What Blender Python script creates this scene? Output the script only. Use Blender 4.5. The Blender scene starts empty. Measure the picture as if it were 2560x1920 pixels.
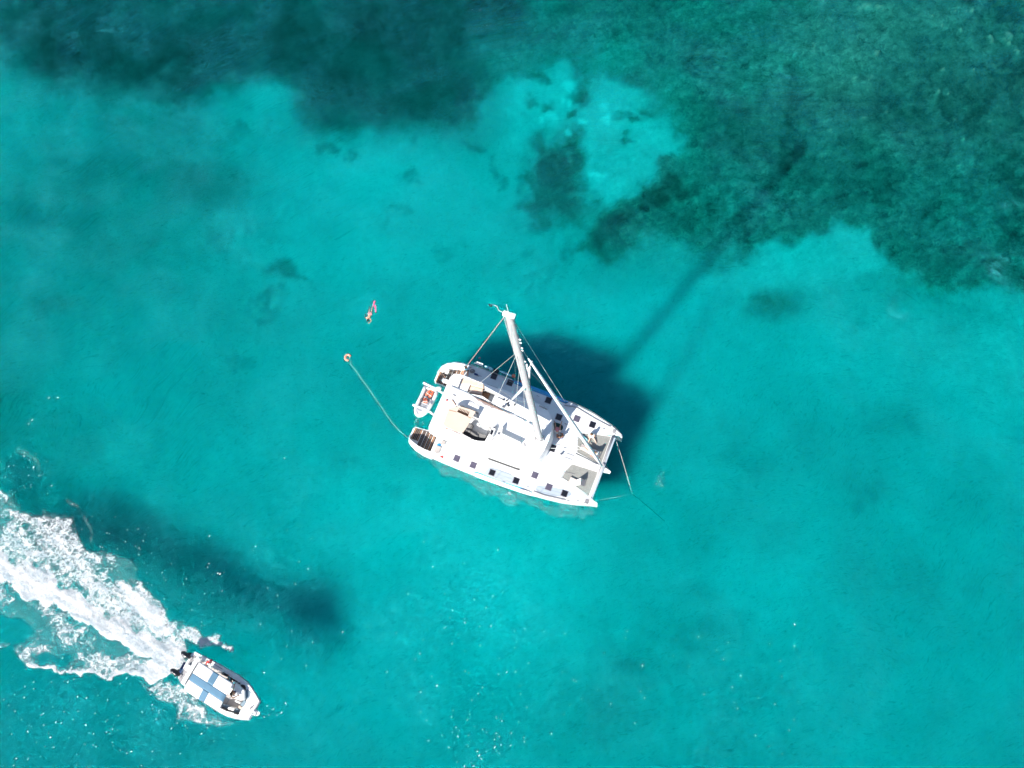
import bpy, bmesh, math, random
import numpy as np
from mathutils import Vector, Matrix, noise as mnoise
random.seed(7); np.random.seed(7)
PI = math.pi
SC = bpy.context.scene
COL = SC.collection

# ------------------------------------------------------------------ camera, sky, sun, exposure
H_CAM = 70.0                      # drone height in metres
F_PX = 2069.0                     # focal length in pixels of the 2560 px wide photograph
NADIR = (1483.0, 1603.0)          # where the plumb line under the drone meets the picture
d = np.array([NADIR[0] - 1280, -(NADIR[1] - 960), -F_PX]); d /= np.linalg.norm(d)
wz = -d; wx = np.array([1, 0, 0.]) - wz[0] * wz; wx /= np.linalg.norm(wx); wy = np.cross(wz, wx)
RW = np.array([wx, wy, wz])       # camera vector -> world vector
cam_data = bpy.data.cameras.new('camera'); cam = bpy.data.objects.new('camera', cam_data); COL.objects.link(cam)
cam_data.sensor_fit = 'HORIZONTAL'; cam_data.sensor_width = 36.0; cam_data.lens = 36.0 * F_PX / 2560
cam_data.clip_start = 0.5; cam_data.clip_end = 3000
m4 = Matrix([list(RW[0]) + [0], list(RW[1]) + [0], list(RW[2]) + [H_CAM], [0, 0, 0, 1]])
cam.matrix_world = m4
SC.camera = cam

SHADOW_AZ = math.radians(48.5)    # the way the shadows run
SUN_EL = math.radians(38.0)
world = bpy.data.worlds.new('World'); SC.world = world; world.use_nodes = True
wn = world.node_tree; bg = wn.nodes['Background']
sky = wn.nodes.new('ShaderNodeTexSky'); sky.sky_type = 'NISHITA'; sky.sun_disc = False
sky.sun_elevation = SUN_EL
sdir = Vector((-math.cos(SHADOW_AZ), -math.sin(SHADOW_AZ), 0))
sky.sun_rotation = math.atan2(sdir.x, sdir.y)
sky.altitude = 0; sky.air_density = 1.0; sky.dust_density = 0.6; sky.ozone_density = 1.0
wn.links.new(sky.outputs[0], bg.inputs[0]); bg.inputs[1].default_value = 0.088
sun_d = bpy.data.lights.new('sun', 'SUN'); sun = bpy.data.objects.new('sun', sun_d); COL.objects.link(sun)
sun_d.energy = 5.0; sun_d.angle = math.radians(0.53); sun_d.color = (1.0, 0.95, 0.88)
tosun = Vector((sdir.x * math.cos(SUN_EL), sdir.y * math.cos(SUN_EL), math.sin(SUN_EL)))
sun.rotation_euler = tosun.to_track_quat('Z', 'Y').to_euler(); sun.location = (0, 0, 120)
SC.view_settings.view_transform = 'Standard'; SC.view_settings.look = 'None'
SC.view_settings.gamma = 1.0; SC.view_settings.use_curve_mapping = False
SC.view_settings.exposure = 0.98
SC.render.engine = 'CYCLES'
SC.cycles.max_bounces = 7; SC.cycles.diffuse_bounces = 3; SC.cycles.glossy_bounces = 3
SC.cycles.transparent_max_bounces = 12; SC.cycles.volume_bounces = 1
SC.cycles.caustics_reflective = False; SC.cycles.caustics_refractive = True

# ------------------------------------------------------------------ helpers
def W(x, y, z=0.0):
    """where the sight line through photograph point (x, y) meets height z"""
    v = RW @ np.array([x - 1280, -(y - 960), -F_PX]); t = (z - H_CAM) / v[2]
    return Vector((v[0] * t, v[1] * t, z))
def PXY(X, Y, Z):
    """photograph point of world points (arrays)"""
    V = np.stack([X, Y, Z - H_CAM], -1) @ RW
    return 1280 + F_PX * V[..., 0] / -V[..., 2], 960 - F_PX * V[..., 1] / -V[..., 2]
SEA = -2.8

def mat(name, col, rough=0.5, metal=0.0, var=0.0, scale=3.0, bump=0.0, bscale=30.0, spec=0.5, col2=None, coat=0.0):
    m = bpy.data.materials.new(name); m.use_nodes = True; nt = m.node_tree
    b = nt.nodes['Principled BSDF']
    b.inputs['Base Color'].default_value = (*col, 1); b.inputs['Roughness'].default_value = rough
    b.inputs['Metallic'].default_value = metal; b.inputs['Specular IOR Level'].default_value = spec
    b.inputs['Coat Weight'].default_value = coat
    tc = nt.nodes.new('ShaderNodeNewGeometry')
    if var or col2:
        n = nt.nodes.new('ShaderNodeTexNoise'); n.inputs['Scale'].default_value = scale; n.inputs['Detail'].default_value = 5
        nt.links.new(tc.outputs['Position'], n.inputs['Vector'])
        r = nt.nodes.new('ShaderNodeValToRGB'); nt.links.new(n.outputs['Fac'], r.inputs[0])
        c2 = col2 or tuple(c * (1 - var) for c in col)
        r.color_ramp.elements[0].position = 0.35; r.color_ramp.elements[1].position = 0.65
        r.color_ramp.elements[0].color = (*c2, 1); r.color_ramp.elements[1].color = (*col, 1)
        nt.links.new(r.outputs[0], b.inputs['Base Color'])
    if bump:
        n2 = nt.nodes.new('ShaderNodeTexNoise'); n2.inputs['Scale'].default_value = bscale; n2.inputs['Detail'].default_value = 3
        nt.links.new(tc.outputs['Position'], n2.inputs['Vector'])
        bp = nt.nodes.new('ShaderNodeBump'); bp.inputs['Strength'].default_value = bump; bp.inputs['Distance'].default_value = 0.02
        nt.links.new(n2.outputs['Fac'], bp.inputs['Height']); nt.links.new(bp.outputs[0], b.inputs['Normal'])
    return m

M = {
 'gel': mat('white_gelcoat', (0.80, 0.80, 0.79), 0.28, var=0.05, scale=1.2, bump=0.05, bscale=6),
 'deck': mat('deck_non_skid', (0.76, 0.77, 0.77), 0.7, var=0.07, scale=1.5, bump=0.3, bscale=60),
 'skid': mat('grey_non_skid', (0.36, 0.42, 0.48), 0.75, var=0.10, scale=2.0, bump=0.3, bscale=60),
 'seam': mat('seam_grey', (0.30, 0.29, 0.30), 0.6, var=0.2, scale=5),
 'blue': mat('blue_stripe', (0.02, 0.30, 0.62), 0.3, var=0.2, scale=3),
 'teak': mat('teak', (0.36, 0.18, 0.09), 0.65, var=0.4, scale=6, bump=0.3),
 'teakd': mat('shade_dark_teak', (0.10, 0.065, 0.05), 0.7, var=0.4, scale=5, bump=0.3),  # step teak, with the stern well's shade put into its colour
 'taupe': mat('taupe_floor', (0.42, 0.38, 0.36), 0.7, var=0.12, scale=4, bump=0.2),
 'cush': mat('grey_cushion', (0.22, 0.215, 0.21), 0.9, var=0.25, scale=9, bump=0.5, bscale=25),
 'cushb': mat('blue_grey_cushion', (0.20, 0.27, 0.32), 0.85, var=0.15, scale=6, bump=0.3),
 'peach': mat('sand_cushion', (0.66, 0.50, 0.40), 0.9, var=0.10, scale=4, bump=0.4, bscale=20),
 'cream': mat('cream_canvas', (0.56, 0.45, 0.37), 0.85, var=0.06, scale=2, bump=0.4, bscale=5),
 'sail': mat('white_sailcloth', (0.74, 0.74, 0.75), 0.8, var=0.12, scale=3, bump=0.6, bscale=8),
 'sailg': mat('grey_sail_cover', (0.24, 0.20, 0.20), 0.85, var=0.3, scale=5, bump=0.6, bscale=9),
 'alu': mat('mast_aluminium', (0.40, 0.39, 0.40), 0.6, metal=0.0, var=0.15, scale=4, bump=0.1),
 'steel': mat('stainless', (0.55, 0.55, 0.57), 0.25, metal=0.9, var=0.2),
 'black': mat('black_plastic', (0.012, 0.012, 0.014), 0.3, var=0.4, scale=8, coat=0.3),
 'dark': mat('dark_rubber', (0.03, 0.03, 0.035), 0.7, var=0.4, scale=8),
 'glass': mat('smoked_hatch_glass', (0.012, 0.012, 0.016), 0.10, var=0.3, spec=1.0),
 'glassl': mat('hatch_blind', (0.09, 0.08, 0.12), 0.35, var=0.15, scale=8),
 'frame': mat('hatch_frame', (0.20, 0.18, 0.22), 0.4, var=0.2),
 'rope': mat('pale_rope', (0.72, 0.74, 0.70), 0.9, var=0.3, scale=9),
 'roper': mat('red_fleck_rope', (0.80, 0.42, 0.42), 0.9, var=0.4, scale=14),
 'ropeg': mat('green_line', (0.10, 0.30, 0.25), 0.9, var=0.2, scale=9),
 'chain': mat('galvanised_chain', (0.10, 0.12, 0.12), 0.6, metal=0.5, var=0.3, scale=9),
 'net': mat('trampoline_mesh', (0.29, 0.29, 0.27), 0.9, var=0.15, scale=6),
 'hyp': mat('inflatable_fabric', (0.66, 0.66, 0.67), 0.6, var=0.12, scale=4, bump=0.2),
 'hypg': mat('inflatable_grey', (0.30, 0.32, 0.36), 0.7, var=0.25, scale=6),
 'orange': mat('orange_fabric', (0.85, 0.20, 0.10), 0.8, var=0.3, scale=12, bump=0.5),
 'buoy': mat('salmon_buoy_cover', (0.90, 0.33, 0.22), 0.7, var=0.25, scale=9, bump=0.3),
 'red': mat('red_cloth', (0.70, 0.05, 0.04), 0.8, var=0.2, scale=9, bump=0.4),
 'flagw': mat('white_cloth', (0.78, 0.78, 0.78), 0.8, var=0.05),
 'canvasb': mat('steel_blue_canvas', (0.10, 0.21, 0.31), 0.85, var=0.10, scale=2.5, bump=0.3, bscale=4),
 'canvasw': mat('white_canvas', (0.80, 0.79, 0.78), 0.85, var=0.04, scale=2, bump=0.3, bscale=3),
 'skin': mat('skin', (0.55, 0.30, 0.20), 0.55, var=0.12, scale=14),
 'skint': mat('tanned_skin', (0.38, 0.18, 0.10), 0.5, var=0.15, scale=14),
 'skinp': mat('pale_skin', (0.66, 0.44, 0.34), 0.55, var=0.1, scale=14),
 'haird': mat('dark_hair', (0.025, 0.018, 0.012), 0.6, var=0.4, scale=40),
 'hairb': mat('brown_hair', (0.16, 0.08, 0.035), 0.6, var=0.5, scale=40, bump=0.4),
 'hairbl': mat('blonde_hair', (0.55, 0.34, 0.14), 0.6, var=0.4, scale=40, bump=0.4),
 'shirtw': mat('white_shirt', (0.78, 0.78, 0.76), 0.85, var=0.1, scale=20),
 'pink': mat('pink_rubber', (0.72, 0.16, 0.30), 0.5, var=0.3, scale=9),
 'pinkc': mat('pink_cap', (0.62, 0.22, 0.25), 0.8, var=0.3, scale=20),
 'navy': mat('navy_cloth', (0.02, 0.05, 0.18), 0.8, var=0.3, scale=20),
 'teal': mat('teal_cloth', (0.02, 0.22, 0.26), 0.8, var=0.3, scale=20),
 'aqua': mat('aqua_towel', (0.16, 0.60, 0.72), 0.9, var=0.3, scale=12, bump=0.5, col2=(0.55, 0.78, 0.85)),
 'green': mat('dark_green_towel', (0.006, 0.06, 0.055), 0.9, var=0.3, scale=12, bump=0.5),
 'wicker': mat('lounger_weave', (0.55, 0.48, 0.45), 0.9, var=0.1, scale=40, bump=0.5),
}

def tag(o, label=None, cat=None, group=None, kind=None):
    if label: o['label'] = label
    if cat: o['category'] = cat
    if group: o['group'] = group
    if kind: o['kind'] = kind
    return o
def thing(name, label, cat, loc, group=None):
    o = bpy.data.objects.new(name, None); COL.objects.link(o); o.location = loc; o.empty_display_size = 0.3
    return tag(o, label, cat, group)
def origin_of(o):
    v = Vector((0, 0, 0))
    while o is not None:
        v += Vector(o.location); o = o.parent
    return v
def ob(name, bm, m, parent=None, smooth=False, bevel=0.0, label=None):
    """link a bmesh whose verts are in world space as one mesh object"""
    off = origin_of(parent)
    c = Vector((0, 0, 0))
    if bm.verts: c = sum((v.co for v in bm.verts), Vector()) / len(bm.verts)
    for v in bm.verts: v.co -= c
    bmesh.ops.recalc_face_normals(bm, faces=bm.faces[:])
    me = bpy.data.meshes.new(name); bm.to_mesh(me); bm.free()
    me.materials.append(M[m] if isinstance(m, str) else m)
    o = bpy.data.objects.new(name, me); COL.objects.link(o)
    if parent: o.parent = parent
    o.location = c - off
    if smooth: me.polygons.foreach_set('use_smooth', [True] * len(me.polygons))
    if bevel:
        b = o.modifiers.new('bevel', 'BEVEL'); b.width = bevel; b.segments = 2; b.limit_method = 'ANGLE'
    if label: o['label'] = label
    return o
def B(): return bmesh.new()
def prism(bm, pts, z0, z1=None, top=None):
    """pts: world xy(z) outline; extruded from z0 to z1; top: other outline for the upper ring"""
    n = len(pts); t = top or pts
    lo = [bm.verts.new((p[0], p[1], z0)) for p in pts]; hi = [bm.verts.new((p[0], p[1], z1)) for p in t]
    bm.faces.new(lo[::-1]); bm.faces.new(hi)
    for i in range(n): bm.faces.new((lo[i], lo[(i + 1) % n], hi[(i + 1) % n], hi[i]))
    return bm
def loft(bm, rings, caps=True, closed=True):
    R = [[bm.verts.new(p) for p in r] for r in rings]; n = len(R[0])
    for a, b in zip(R, R[1:]):
        for i in range(n if closed else n - 1):
            bm.faces.new((a[i], a[(i + 1) % n], b[(i + 1) % n], b[i]))
    if caps: bm.faces.new(R[0][::-1]); bm.faces.new(R[-1])
    return bm
def tube(bm, pts, r, n=6, r2=None, flat=1.0):
    pts = [Vector(p) for p in pts]; rings = []
    for i, p in enumerate(pts):
        a = pts[max(i - 1, 0)]; b = pts[min(i + 1, len(pts) - 1)]; t = (b - a).normalized()
        up = Vector((0, 0, 1)) if abs(t.z) < 0.9 else Vector((1, 0, 0))
        s = t.cross(up).normalized(); u = s.cross(t)
        k = i / max(1, len(pts) - 1); rr = r if r2 is None else r + (r2 - r) * k
        if isinstance(r, (list, tuple)): rr = r[i]
        rings.append([p + s * (rr * math.cos(2 * PI * j / n)) + u * (rr * flat * math.sin(2 * PI * j / n)) for j in range(n)])
    return loft(bm, rings)
def obox(bm, c, du, dv, z0, z1, fu):
    """box centred at c (xy), half sizes du dv along heading vector fu and its right side"""
    fu = Vector((fu[0], fu[1])).normalized(); s = Vector((fu.y, -fu.x))
    c = Vector((c[0], c[1]))
    return prism(bm, [c + fu * a + s * b for a, b in ((du, dv), (-du, dv), (-du, -dv), (du, -dv))], z0, z1)
def ball(bm, c, r, sx=1, sy=1, sz=1, seg=10, rot=None):
    m = Matrix.Diagonal((r * sx, r * sy, r * sz, 1))
    if rot: m = rot.to_4x4() @ m
    bmesh.ops.create_uvsphere(bm, u_segments=seg, v_segments=max(5, seg - 3), radius=1, matrix=Matrix.Translation(c) @ m)
    return bm
def sag(a, b, s, n=8):
    a = Vector(a); b = Vector(b)
    return [a.lerp(b, i / n) - Vector((0, 0, s * 4 * (i / n) * (1 - i / n))) for i in range(n + 1)]
def px(pts, z): return [W(x, y, z) for x, y in pts]
def smoothpoly(pts, it=2):
    pts = [Vector((p[0], p[1])) for p in pts]
    for _ in range(it):
        q = []
        for i in range(len(pts)):
            a = pts[i]; b = pts[(i + 1) % len(pts)]; q += [a.lerp(b, 0.25), a.lerp(b, 0.75)]
        pts = q
    return pts

# ------------------------------------------------------------------ numpy fields in the plane of the photograph (albedo maps of the seabed, foam cover)
GS = 4                                             # grid step in photograph pixels
GX = np.arange(-320, 2884, GS); GY = np.arange(-320, 2244, GS)
def up_noise(shape, cell, rng):
    h, w = shape; gh, gw = int(h / cell) + 4, int(w / cell) + 4
    gh = gw = max(gh, gw) + 7; g = rng.standard_normal((gh, gw))
    an = rng.uniform(0, 6.28); iy, ix = np.mgrid[0:h, 0:w]; ca_, sa_ = math.cos(an), math.sin(an)
    x = (ix * ca_ - iy * sa_) / cell + 5000; y = (ix * sa_ + iy * ca_) / cell + 5000
    yi = y.astype(int); xi = x.astype(int); fy = y - yi; fx = x - xi; fy = fy * fy * (3 - 2 * fy); fx = fx * fx * (3 - 2 * fx)
    yi %= gh; xi %= gw; y1 = (yi + 1) % gh; x1 = (xi + 1) % gw
    a = g[yi, xi]; b = g[yi, x1]; c = g[y1, xi]; dd = g[y1, x1]
    return (a * (1 - fx) + b * fx) * (1 - fy) + (c * (1 - fx) + dd * fx) * fy
def fbm(shape, cell, octs, rng, gain=0.55):
    r = np.zeros(shape); amp = 1
    for _ in range(octs):
        r += amp * up_noise(shape, max(cell, 1.01), rng); amp *= gain; cell /= 2
    return r
rng = np.random.default_rng(11)
SHP = (len(GY), len(GX))
def sdf(poly, X, Y):
    """signed distance (positive inside) of a polygon, arrays"""
    P = np.array(poly, float); dmin = np.full(X.shape, 1e9); ins = np.zeros(X.shape, bool)
    for i in range(len(P)):
        a = P[i]; b = P[(i + 1) % len(P)]; e = b - a
        t = np.clip(((X - a[0]) * e[0] + (Y - a[1]) * e[1]) / (e @ e + 1e-9), 0, 1)
        dmin = np.minimum(dmin, np.hypot(X - a[0] - t * e[0], Y - a[1] - t * e[1]))
        c = ((a[1] > Y) != (b[1] > Y)) & (X < (b[0] - a[0]) * (Y - a[1]) / (b[1] - a[1] + 1e-9) + a[0])
        ins ^= c
    return np.where(ins, dmin, -dmin)
def sm(x): x = np.clip(x, 0, 1); return x * x * (3 - 2 * x)
def at_px(field, x, y):
    fx = np.clip((x - GX[0]) / GS, 0, len(GX) - 1.001); fy = np.clip((y - GY[0]) / GS, 0, len(GY) - 1.001)
    xi = fx.astype(int); yi = fy.astype(int); fx = fx - xi; fy = fy - yi
    return (field[yi, xi] * (1 - fx) + field[yi, xi + 1] * fx) * (1 - fy) + (field[yi + 1, xi] * (1 - fx) + field[yi + 1, xi + 1] * fx) * fy
#@@SEABED
# brightness of the bottom (0..255, how pale the ground is) sampled every 160 px
BASE = np.array([
 [150,120, 92, 88, 86, 88, 95, 98,108,116,118,124,126,126,124,122,112],
 [152,125,110,110,100, 96,100,105,135,140,128,118,124,128,124,114,104],
 [166,158,150,158,170,150,140,150,178,182,150,116,108,114,112,102, 98],
 [158,150,146,140,160,172,180,186,180,184,170,140,112,112,112,106,104],
 [150,146,146,150,168,178,184,184,178,168,160,150,135,140,140,112,108],
 [146,148,152,158,164,170,174,176,180,182,184,182,178,178,174,168,160],
 [148,156,160,162,164,166,168,170,172,172,176,178,172,174,180,184,188],
 [148,150,158,162,166,168,170,172,172,172,168,172,166,164,170,176,178],
 [150,148,150,156,164,172,178,180,180,176,172,166,168,172,170,166,168],
 [160,158,158,158,160,164,170,178,182,176,166,170,176,174,170,170,168],
 [162,160,160,160,160,162,168,176,182,178,166,168,172,168,168,172,170],
 [160,156,154,158,162,166,168,172,176,168,164,166,168,168,170,168,168],
 [158,152,150,154,160,164,166,168,172,164,162,168,166,166,166,166,164]], float)
XX, YY = np.meshgrid(GX, GY)
def base_at(x, y):
    gx = np.clip(x / 160, 0, 15.999); gy = np.clip(y / 160, 0, 11.999)
    xi = gx.astype(int); yi = gy.astype(int); fx = sm(gx - xi); fy = sm(gy - yi)
    return (BASE[yi, xi] * (1 - fx) + BASE[yi, xi + 1] * fx) * (1 - fy) + (BASE[yi + 1, xi] * (1 - fx) + BASE[yi + 1, xi + 1] * fx) * fy
warpx = fbm(SHP, 24, 5, rng, .68) * 12; warpy = fbm(SHP, 24, 5, rng, .68) * 11
WX = XX + warpx; WY = YY + warpy
LV = base_at(XX + warpx * 1.6, YY + warpy * 1.6)
def patch(poly, level, soft, mixk=1.0, warp=1.0):
    global LV
    k = sm(0.5 + sdf(poly, XX + warpx * warp, YY + warpy * warp) / (2 * soft)) * mixk
    LV = LV * (1 - k) + level * k
def spot(x, y, rx, ry, level, soft=0.6, k=1.0, warp=0.5):
    global LV
    r = np.hypot((XX + warpx * warp - x) / rx, (YY + warpy * warp - y) / ry)
    kk = sm((1 + soft - r) / (2 * soft)) * k
    LV = LV * (1 - kk) + level * kk
patch([(-330, -330), (30, -330), (20, 60), (60, 150), (160, 195), (235, 205), (290, 238), (440, 262), (500, 250), (575, 216), (690, 222), (730, 258), (772, 308), (830, 345),
       (926, 326), (1068, 332), (1180, 302), (1215, 232), (1270, 190), (1300, 90), (1330, -330)], 90, 44)
patch([(400, 262), (445, 300), (470, 262), (440, 240)], 110, 20)
spot(690, 262, 60, 45, 176, 0.7); spot(540, 470, 95, 60, 126, 0.7, 0.9); spot(330, 245, 70, 30, 140, 0.8, 0.5)
spot(300, 440, 160, 50, 128, 0.8, 0.6); spot(160, 560, 120, 60, 132, 0.8, 0.6); spot(380, 330, 90, 26, 128, 0.8, 0.6); spot(350, 640, 80, 40, 138, 0.8, 0.7)
spot(950, 460, 220, 90, 190, 0.8, 0.8); spot(1080, 600, 160, 60, 180, 0.9, 0.5); spot(120, 690, 70, 36, 168, 0.8, 0.5)
spot(300, 170, 200, 60, 78, 0.8, 0.5); spot(520, 130, 160, 60, 80, 0.8, 0.5); spot(860, 130, 160, 60, 78, 0.9, 0.5); spot(620, 60, 150, 40, 110, 0.9, 0.4)
spot(1250, 120, 60, 70, 128, 0.9, 0.6); spot(430, 60, 60, 30, 112, 0.9, 0.5)
patch([(1280, 235), (1330, 200), (1400, 190), (1520, 215), (1600, 240), (1650, 300), (1700, 380), (1660, 420), (1600, 470), (1560, 515), (1495, 530), (1480, 470), (1470, 400), (1400, 350), (1330, 370), (1280, 390)], 194, 22)
patch([(1380, 340), (1470, 388), (1488, 460), (1455, 550), (1390, 576), (1330, 552), (1312, 492), (1348, 430)], 108, 50, 1.0, 2.2)
patch([(1436, 635), (1470, 560), (1560, 520), (1625, 445), (1675, 410), (1740, 330), (1830, 270), (2010, 215), (2200, 240), (2900, 300), (2900, 735), (2560, 745), (2380, 740), (2270, 690), (2210, 670), (2185, 615),
       (2160, 580), (2060, 570), (1950, 600), (1890, 628), (1800, 590), (1730, 622), (1630, 615), (1540, 648), (1480, 650)], 108, 40, 0.85)
patch([(1440, 640), (1490, 650), (1560, 605), (1650, 545), (1740, 490), (1720, 440), (1655, 435), (1590, 500), (1490, 555), (1462, 590)], 86, 26)
patch([(1950, 620), (2060, 590), (2160, 595), (2185, 650), (2215, 700), (2100, 740), (1850, 760), (1720, 740), (1800, 690)], 188, 26)
spot(1928, 781, 60, 34, 138, 0.8); spot(1900, 760, 30, 20, 132, 0.8, 0.7)
for x, y, rx, ry, l in ((1460, 258, 40, 22, 120), (1480, 240, 24, 36, 118), (1433, 301, 18, 9, 108), (1345, 284, 14, 9, 118), (1325, 205, 12, 12, 112), (1588, 384, 16, 12, 118), (1570, 320, 14, 9, 124), (1612, 290, 30, 22, 128),
                        (810, 388, 16, 12, 132), (857, 398, 16, 22, 138), (1042, 457, 18, 24, 140), (1042, 362, 12, 12, 140), (1175, 374, 18, 12, 128), (1209, 411, 13, 12, 140), (1245, 450, 22, 26, 138), (1228, 480, 14, 12, 144), (615, 348, 12, 14, 134),
                        (655, 300, 12, 16, 150), (712, 702, 46, 28, 118), (740, 712, 30, 14, 132), (560, 610, 26, 14, 142), (1120, 640, 30, 14, 158), (1000, 560, 18, 12, 158), (880, 1155, 22, 14, 152), (1000, 1232, 22, 16, 150), (1590, 1660, 32, 24, 142),
                        (660, 780, 24, 10, 138), (135, 780, 60, 24, 132), (622, 926, 24, 14, 146), (600, 366, 40, 16, 146), (480, 340, 60, 20, 140), (1305, 640, 18, 9, 152)):
    spot(x, y, rx, ry, l, 0.75, 0.75, 1.3)
for x, y, rx, ry in ((1422, 234, 16, 12), (1373, 301, 15, 11), (1520, 289, 11, 13), (1465, 324, 14, 7), (1526, 324, 9, 12), (1416, 350, 9, 12), (1500, 448, 18, 7), (1400, 265, 8, 8), (1350, 320, 8, 10), (1425, 272, 9, 9)):
    spot(x, y, rx, ry, 232, 0.5, 0.8, 0.5)
for x, y, rx, ry, l in ((150, 1120, 110, 60, 140), (30, 1060, 60, 60, 136), (1315, 1423, 120, 80, 188), (1080, 1300, 160, 90, 182), (870, 1300, 80, 60, 176),
                        (2206, 1076, 70, 40, 150), (1876, 1151, 60, 30, 152), (1731, 1567, 90, 50, 150), (1900, 1150, 50, 50, 154), (2380, 1250, 90, 70, 160), (1511, 1770, 90, 60, 152), (1830, 1481, 90, 70, 184), (2170, 1440, 120, 60, 162), (2150, 1230, 50, 30, 152),
                        (1600, 1350, 60, 40, 158), (1750, 1480, 50, 24, 152), (2480, 860, 100, 70, 196), (2200, 860, 120, 60, 186), (1990, 900, 90, 40, 178), (2450, 1560, 120, 90, 162), (1830, 1880, 120, 50, 156), (2300, 1800, 90, 50, 160), (1330, 1180, 0.1, 0.1, 170)):
    spot(x, y, rx, ry, l, 0.85, 0.75, 1.0)
# stony ground: strongest in the upper right, none on the lower sand
reef = sm((XX * 0.42 - YY + 160) / 420) * sm((XX - 950) / 700)
reef = np.clip(reef + sm(0.5 + sdf([(1500, 640), (1560, 500), (1700, 400), (2000, 300), (2700, 200), (2700, 760), (2200, 640), (1900, 600)], XX, YY) / 160) * 0.6, 0, 1)
reef = reef * (1 - .75 * sm((LV - 120) / 50))
fine = fbm(SHP, 7, 4, rng, 0.7); mid = fbm(SHP, 22, 4, rng, 0.65); big = fbm(SHP, 60, 4, rng, 0.6)
LV = LV + 6 * reef + reef * (fine * 4 + mid * 5) + (1 - reef) * (fine * 1.0 + mid * 1.8 + big * 2.2) + sm((135 - LV) / 45) * (fine * 2.0 + mid * 2.6 + big * 2.0 + 3)
tan = sm((XX - 1900) / 500) * sm((520 - YY) / 300) * sm((fine + 0.25 * mid - 2.15) / 0.5)      # pale boulders close under the surface
LV = np.clip(LV + tan * 30, 72, 250)
#@@END
DEEP = 3.8 + 5.0 * sm((YY - 1000) / 620) * sm((1500 - XX) / 900) + 1.2 * sm((YY - 1100) / 700) - 2.3 * sm((XX - 1250) / 900) * sm((800 - YY) / 600)   # metres of water
def seabed_colour(lv):
    t = (lv / 255.0) ** 2.2
    return np.clip((t - 0.030) * 1.22, 0.004, 0.95)
def grid_mesh(name, xs, ys, zf, attrs):
    X, Y = np.meshgrid(xs, ys); Z, extra = zf(X, Y)
    co = np.stack([X, Y, Z], -1).reshape(-1, 3).astype(np.float32)
    h, w = X.shape; idx = np.arange(h * w).reshape(h, w)
    q = np.stack([idx[:-1, :-1], idx[:-1, 1:], idx[1:, 1:], idx[1:, :-1]], -1).reshape(-1, 4)
    me = bpy.data.meshes.new(name)
    me.vertices.add(len(co)); me.vertices.foreach_set('co', co.ravel())
    me.loops.add(q.size); me.loops.foreach_set('vertex_index', q.ravel().astype(np.int32))
    me.polygons.add(len(q)); me.polygons.foreach_set('loop_start', np.arange(0, q.size, 4, dtype=np.int32))
    me.update(calc_edges=True)
    me.polygons.foreach_set('use_smooth', np.ones(len(q), bool))
    for a in attrs:
        at = me.attributes.new(a, 'FLOAT', 'POINT'); at.data.foreach_set('value', extra[a].reshape(-1).astype(np.float32))
    o = bpy.data.objects.new(name, me); COL.objects.link(o)
    return o
def stretch(a, b, step, far):
    core = np.arange(a, b, step); g = [step]; 
    while sum(g) < far: g.append(g[-1] * 1.6)
    g = np.cumsum(g); return np.concatenate([a - g[::-1], core, core[-1] + g])
def seabed_z(X, Y):
    x, y = PXY(X, Y, np.full(X.shape, SEA))
    for _ in range(3): dp = at_px(DEEP, x, y); x, y = PXY(X, Y, -dp)
    lv = at_px(LV, x, y); rf = at_px(reef, x, y); md = at_px(mid, x, y); fn = at_px(fine, x, y); tn = at_px(tan, x, y)
    inb = (x > GX[0] + 8) & (x < GX[-1] - 8) & (y > GY[0] + 8) & (y < GY[-1] - 8)
    z = -dp + np.where(inb, rf * (md * 0.10 + fn * 0.04) + (1 - rf) * (md * 0.02 + fn * 0.006), 0)
    z = z + np.where(inb, sm((lv - 80) / 120) * 0.12, 0) + tn * 0.25
    lv = np.where(inb, lv, 150)
    return np.minimum(z, SEA + 1.6), {'pale': np.minimum(seabed_colour(lv) * np.exp((dp - 3.8) * 0.06), .93), 'reef': rf * inb, 'tan': tn * inb, 'dep': dp}
seabed = grid_mesh('seabed', stretch(-72, 54, 0.17, 700), stretch(-18, 78, 0.17, 700), seabed_z, ['pale', 'reef', 'tan', 'dep'])
tag(seabed, kind='structure')
m = bpy.data.materials.new('sand_and_seagrass'); m.use_nodes = True; nt = m.node_tree; N = nt.nodes; L = nt.links
bs = N['Principled BSDF']; bs.inputs['Roughness'].default_value = 0.95; bs.inputs['Specular IOR Level'].default_value = 0.1
def attr(nt, n):
    a = nt.nodes.new('ShaderNodeAttribute'); a.attribute_name = n; return a
def mth(nt, op, a, b=None, c=None, clamp=False):
    n = nt.nodes.new('ShaderNodeMath'); n.operation = op; n.use_clamp = clamp
    for i, v in enumerate((a, b, c)):
        if v is None: continue
        if isinstance(v, (int, float)): n.inputs[i].default_value = v
        else: nt.links.new(v, n.inputs[i])
    return n.outputs[0]
def noise_n(nt, vec, scale, detail=4, rough=0.6, dist=0.0, typ='FBM'):
    n = nt.nodes.new('ShaderNodeTexNoise'); n.inputs['Scale'].default_value = scale; n.inputs['Detail'].default_value = detail
    n.inputs['Roughness'].default_value = rough; n.inputs['Distortion'].default_value = dist
    nt.links.new(vec, n.inputs['Vector']); return n
geo = N.new('ShaderNodeNewGeometry')
pale = attr(nt, 'pale'); rfa = attr(nt, 'reef'); tna = attr(nt, 'tan')
n1 = noise_n(nt, geo.outputs['Position'], 1.6, 6, 0.7, 1.0); n2 = noise_n(nt, geo.outputs['Position'], 6.0, 4, 0.7, 0.6)
amp = mth(nt, 'MULTIPLY_ADD', rfa.outputs['Fac'], 0.65, 0.14)
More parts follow.
